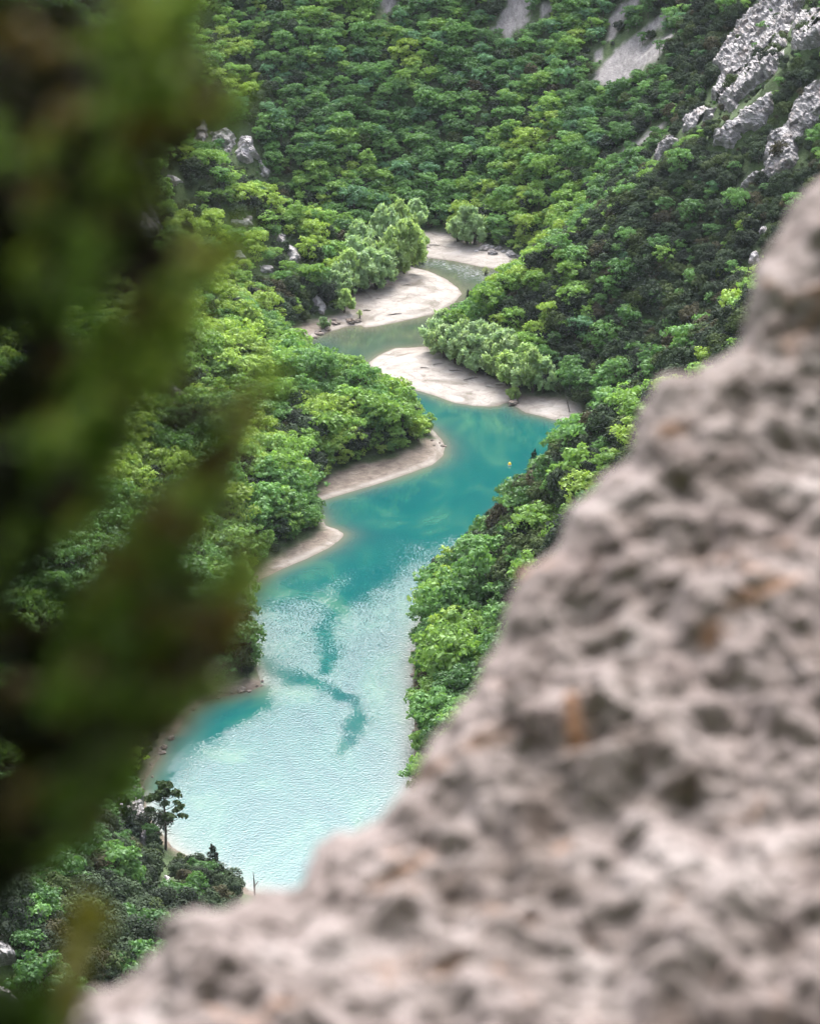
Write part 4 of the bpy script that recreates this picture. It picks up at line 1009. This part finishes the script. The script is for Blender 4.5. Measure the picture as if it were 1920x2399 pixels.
# ------------------------------------------------------------------ juniper in front
def leafy(name, tint):
    m = leaf_mat(name, .3, .4); return m
M_JUN = leaf_mat("juniper_leaves", .35, .45); M_JBARK = bark("juniper_bark", (.015, .01, .007), (.045, .03, .02))
jz = 2.75
root = camspace(np.array([-230.0 * D2S]), np.array([2050.0 * D2S]), np.array([jz]))[0]
root[2] = ground(root[0:1], root[1:2])[0]
jun = empty("juniper_tree", root); tag(jun, "dark juniper with shaggy blurred branches framing the valley", "juniper tree")
def jp(x, y, z): return camspace(np.array([x * D2S]), np.array([y * D2S]), np.array([z]))[0]
tp = [root - np.array([0, 0, .2]), jp(-330, 1700, jz + .2), jp(-300, 1100, jz + .25), jp(-320, 500, jz + .2), jp(-300, -100, jz + .2), jp(-310, -700, jz + .2)]
V, Q = tube(np.array(tp) - root, [.07, .065, .055, .045, .035, .01], 10); mesh_obj("trunk", V, Q, [M_JBARK], smooth=True, parent=jun)
jrg = np.random.default_rng(11)
JT = [(0.020, 0.024, 0.006), (0.105, 0.160, 0.026), (0.185, 0.235, 0.050), (0.115, 0.078, 0.024), (0.42, 0.41, 0.16)]  # first tone is near-black: shade among the inner boughs put into the colour
EDGE = np.array([(-80, 405), (0, 400), (50, 395), (100, 388), (150, 372), (200, 345), (250, 318), (300, 296), (350, 275), (400, 265), (450, 250), (500, 262), (550, 325), (600, 372), (650, 362), (700, 342), (750, 325), (800, 298), (850, 275), (900, 225), (950, 190), (1000, 185),
                 (1050, 215), (1100, 300), (1150, 395), (1200, 490), (1250, 490), (1300, 455), (1350, 440), (1400, 428), (1450, 405), (1500, 365), (1550, 325), (1600, 280), (1650, 240), (1700, 205), (1750, 178), (1800, 125), (1850, 70), (1900, -20)], float)
GAPS = [(285, 335, 55), (205, 545, 60), (215, 985, 95), (175, 1150, 60), (335, 895, 40), (320, 470, 60), (300, 640, 30), (330, 760, 30), (300, 1230, 30)]
SPR = [((150, 330), (480, 215)), ((120, 760), (490, 505)), ((160, 1330), (585, 785)), ((180, 1300), (515, 880)), ((150, 1400), (475, 1010)), ((120, 1450), (545, 1205)), ((60, 850), (430, 575)), ((60, 1540), (460, 1290)), ((30, 1640), (400, 1450)), ((0, 1700), (290, 1590)), ((-20, 1800), (180, 1745)),
       ((60, 130), (390, 10)), ((40, 330), (370, 110)), ((0, 500), (290, 300)), ((0, 1000), (300, 790)), ((20, 1180), (200, 1040)), ((0, 660), (250, 440))]
paths = []
for s0, e0 in SPR:
    dz1 = jrg.uniform(-.25, .25); A = jp(s0[0], s0[1], jz + .1); B = jp(e0[0], e0[1], jz + dz1); Tk = jp(-310, s0[1] + 150, jz + .2)
    k = np.linspace(0, 1, 14)[:, None]; pa = A * (1 - k) + B * k; pa[:, 2] -= (0.10 * np.linalg.norm(B - A) * np.sin(k * math.pi))[:, 0]
    paths.append(np.concatenate([[Tk], pa]))
clumps = []                                                # (x, y, angle, length, class)
for k in range(680):
    y = jrg.uniform(-60, 1900); e = np.interp(y, EDGE[:, 0], EDGE[:, 1]); x = -140 + (e + 140) * jrg.random() ** .8
    f = (x + 60) / (e + 60)
    if f > .55 and jrg.random() < (f - .55) * 1.9: continue
    if any(math.hypot(x - a_, y - b_) < r_ * jrg.uniform(.6, 1.3) for a_, b_, r_ in GAPS): continue
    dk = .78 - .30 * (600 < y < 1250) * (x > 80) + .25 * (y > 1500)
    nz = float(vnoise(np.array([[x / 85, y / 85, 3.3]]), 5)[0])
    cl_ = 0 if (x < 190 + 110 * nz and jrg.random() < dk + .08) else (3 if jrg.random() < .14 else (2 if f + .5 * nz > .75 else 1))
    clumps.append((x, y, R(jrg.uniform(-5, 75)), jrg.uniform(45, 95), cl_))
for (s0, e0) in SPR:                                       # sprays along the boughs
    L_ = math.hypot(e0[0] - s0[0], e0[1] - s0[1]); an = math.atan2(-(e0[1] - s0[1]), e0[0] - s0[0])
    for k in range(int(L_ / 17)):
        t = jrg.random() ** .8; w = 48 * (1 - .65 * t); x = s0[0] + (e0[0] - s0[0]) * t + jrg.normal() * w * .5; y = s0[1] + (e0[1] - s0[1]) * t + jrg.normal() * w * .5 + 20 * math.sin(t * 3.1)
        clumps.append((x, y, an + R(jrg.uniform(-38, 38)), jrg.uniform(35, 75) * (1 - .35 * t), 3 if jrg.random() < .26 else (2 if jrg.random() < .3 else 1)))
for k in range(85):                                        # loose sprigs along the ragged outline
    y = jrg.uniform(-20, 1820); x = np.interp(y, EDGE[:, 0], EDGE[:, 1]) - jrg.uniform(-18, 60)
    clumps.append((x, y, R(jrg.uniform(0, 65)), jrg.uniform(60, 120), 3 if jrg.random() < .15 else (2 if jrg.random() < .45 else 1)))
for x, y in ((385, 560), (400, 575), (380, 585), (410, 560), (395, 590)): clumps.append((x, y, R(30), 40, 4))
allp = np.concatenate(paths); owner = np.repeat(np.arange(len(paths)), [len(p_) for p_ in paths]); made = {}
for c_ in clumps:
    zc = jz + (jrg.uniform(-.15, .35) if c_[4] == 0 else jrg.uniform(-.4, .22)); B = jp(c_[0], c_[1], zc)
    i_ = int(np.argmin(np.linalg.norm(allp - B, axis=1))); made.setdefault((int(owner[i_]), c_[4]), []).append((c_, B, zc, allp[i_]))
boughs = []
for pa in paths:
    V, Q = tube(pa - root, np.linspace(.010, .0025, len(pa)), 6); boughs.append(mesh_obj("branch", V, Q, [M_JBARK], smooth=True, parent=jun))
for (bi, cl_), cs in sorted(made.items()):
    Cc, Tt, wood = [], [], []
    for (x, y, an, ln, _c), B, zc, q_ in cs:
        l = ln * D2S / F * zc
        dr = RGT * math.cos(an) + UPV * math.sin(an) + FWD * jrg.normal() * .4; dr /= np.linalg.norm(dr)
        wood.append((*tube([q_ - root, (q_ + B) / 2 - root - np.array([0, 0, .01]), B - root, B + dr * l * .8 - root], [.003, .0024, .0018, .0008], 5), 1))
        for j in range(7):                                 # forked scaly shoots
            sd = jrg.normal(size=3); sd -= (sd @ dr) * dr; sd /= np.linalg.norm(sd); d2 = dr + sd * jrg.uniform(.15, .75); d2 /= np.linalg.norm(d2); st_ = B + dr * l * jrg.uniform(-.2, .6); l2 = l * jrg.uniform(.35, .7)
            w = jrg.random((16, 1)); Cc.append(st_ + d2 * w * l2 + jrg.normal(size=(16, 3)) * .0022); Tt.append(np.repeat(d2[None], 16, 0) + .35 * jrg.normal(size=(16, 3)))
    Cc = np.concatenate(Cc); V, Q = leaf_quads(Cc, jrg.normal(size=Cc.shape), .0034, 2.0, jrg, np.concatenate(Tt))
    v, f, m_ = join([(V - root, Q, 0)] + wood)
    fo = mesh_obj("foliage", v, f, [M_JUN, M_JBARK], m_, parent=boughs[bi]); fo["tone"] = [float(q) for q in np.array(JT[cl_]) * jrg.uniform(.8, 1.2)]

# thin yellowish stalk rising at the bottom
pts = [jp(120, 2230, 2.9), jp(140, 2080, 2.95), jp(165, 1990, 3.0), jp(190, 1905, 3.05)]; gz = ground(pts[0][0:1], pts[0][1:2])[0]
pts = [np.array([pts[0][0] - .03, pts[0][1], gz - .05]), pts[0] * .6 + np.array([pts[0][0] - .02, pts[0][1], gz]) * .4] + pts
st = empty("grass_stalk", pts[0]); tag(st, "thin yellow-green stalk, blurred, rising in front of the near scrub", "plant")
P = np.array(pts) - pts[0]; V, Q = tube(P, [.004, .004, .004, .0035, .003, .002], 6); M_STALK = mat_plain("dry_stalk", (0.16, 0.15, 0.03), .8); mesh_obj("stem", V, Q, [M_STALK], parent=st)
Cc = np.concatenate([P[2] + (P[5] - P[2]) * w + jrg.normal(size=(5, 3)) * .006 for w in np.linspace(.0, 1, 34)]); V, Q = leaf_quads(Cc, jrg.normal(size=Cc.shape), .006, 2.6, jrg, np.repeat((P[5] - P[2])[None] * 8, len(Cc), 0))
h_ = mesh_obj("leaves", V, Q, [M_JUN], parent=st); h_["tone"] = (0.13, 0.125, 0.018)
base = jp(-60, 2300, 2.8); base[2] = ground(base[0:1], base[1:2])[0]
sh = empty("juniper_sprig", base); tag(sh, "blurred green sprig poking in at the bottom corner", "shrub")
for e0 in ((30, 2110), (-10, 2090), (60, 2150), (0, 2140)):
    B = jp(*e0, 2.8) - base; path = np.array([B * w + np.array([0, 0, .04 * math.sin(w * 3.1)]) for w in np.linspace(0, 1, 8)])
    V, Q = tube(path, np.linspace(.005, .0015, 8), 5); br = mesh_obj("stem", V, Q, [M_BARK], parent=sh)
    Cc = np.concatenate([path[5] + (path[7] - path[5]) * jrg.random((1, 3)) + jrg.normal(size=(6, 3)) * .016 for _ in range(60)])
    V, Q = leaf_quads(Cc, jrg.normal(size=Cc.shape), .008, 1.8, jrg); fo = mesh_obj("foliage", V, Q, [M_JUN], parent=br); fo["tone"] = (0.06, 0.10, 0.015)

# ------------------------------------------------------------------ air
m_haze, nt, nodes, L = new_mat("air"); pv_ = N(nt, 'ShaderNodeVolumePrincipled'); pv_.inputs['Color'].default_value = (0.80, 0.88, 1.0, 1); pv_.inputs['Density'].default_value = 0.000017; pv_.inputs['Anisotropy'].default_value = 0.2
o_ = N(nt, 'ShaderNodeOutputMaterial'); L.new(pv_.outputs[0], o_.inputs['Volume'])
hv = np.array([(x, y, z) for z in (-12.0, 420.0) for y in (-90.0, 1750.0) for x in (-720.0, 720.0)])
haze = mesh_obj("haze", hv, np.array([(0, 2, 3, 1), (4, 5, 7, 6), (0, 1, 5, 4), (2, 6, 7, 3), (0, 4, 6, 2), (1, 3, 7, 5)]), [m_haze]); tag(haze, "thin bluish air filling the gorge", "haze", kind='stuff')

# ------------------------------------------------------------------ light: a bright thin overcast, broad soft sun ahead of the camera
SUN_EL, SUN_AZ = R(50), R(6)          # azimuth from +Y towards +X
world = bpy.data.worlds.new("World"); scene.world = world; world.use_nodes = True
nt = world.node_tree; nt.nodes.clear()
sky = N(nt, 'ShaderNodeTexSky', sky_type='NISHITA', sun_disc=False, sun_elevation=SUN_EL, sun_rotation=SUN_AZ, altitude=500, air_density=1.0, dust_density=4.0, ozone_density=1.0)
hs = N(nt, 'ShaderNodeHueSaturation'); hs.inputs['Saturation'].default_value = 0.30; nt.links.new(sky.outputs[0], hs.inputs['Color'])
tc = N(nt, 'ShaderNodeTexCoord'); cl = noise(nt, 2.2, 5, .55, scaled(nt, tc.outputs['Generated'], (1, 1, 2.5)), .3)
cloud = ramp(nt, cl, [(.35, (0.88, 0.88, 0.97)), (.65, (1.35, 1.32, 1.38))])
skyc = mixc(nt, 1.0, hs.outputs['Color'], cloud, 'MULTIPLY')
bg = N(nt, 'ShaderNodeBackground'); bg.inputs['Strength'].default_value = 0.15; wo = N(nt, 'ShaderNodeOutputWorld')
nt.links.new(skyc, bg.inputs['Color']); nt.links.new(bg.outputs[0], wo.inputs['Surface'])
sd = bpy.data.lights.new("sun", 'SUN'); sd.energy = 1.5; sd.angle = R(34); sd.color = (1.0, 0.97, 0.92)
so = bpy.data.objects.new("sun", sd); COL.objects.link(so)
dirv = Vector((math.sin(SUN_AZ) * math.cos(SUN_EL), math.cos(SUN_AZ) * math.cos(SUN_EL), math.sin(SUN_EL)))
so.rotation_euler = dirv.to_track_quat('Z', 'Y').to_euler(); so.location = (0, 0, 400)

vsx = scene.view_settings; vsx.view_transform = 'Standard'; vsx.look = 'None'; vsx.gamma = 1; vsx.use_curve_mapping = False; vsx.exposure = 2.4
scene.render.engine = 'CYCLES'
cy = scene.cycles; cy.max_bounces = 5; cy.diffuse_bounces = 3; cy.glossy_bounces = 2; cy.transmission_bounces = 3; cy.volume_bounces = 0; cy.transparent_max_bounces = 4
cy.use_denoising = True; cy.caustics_reflective = False; cy.caustics_refractive = False; cy.sample_clamp_indirect = 6
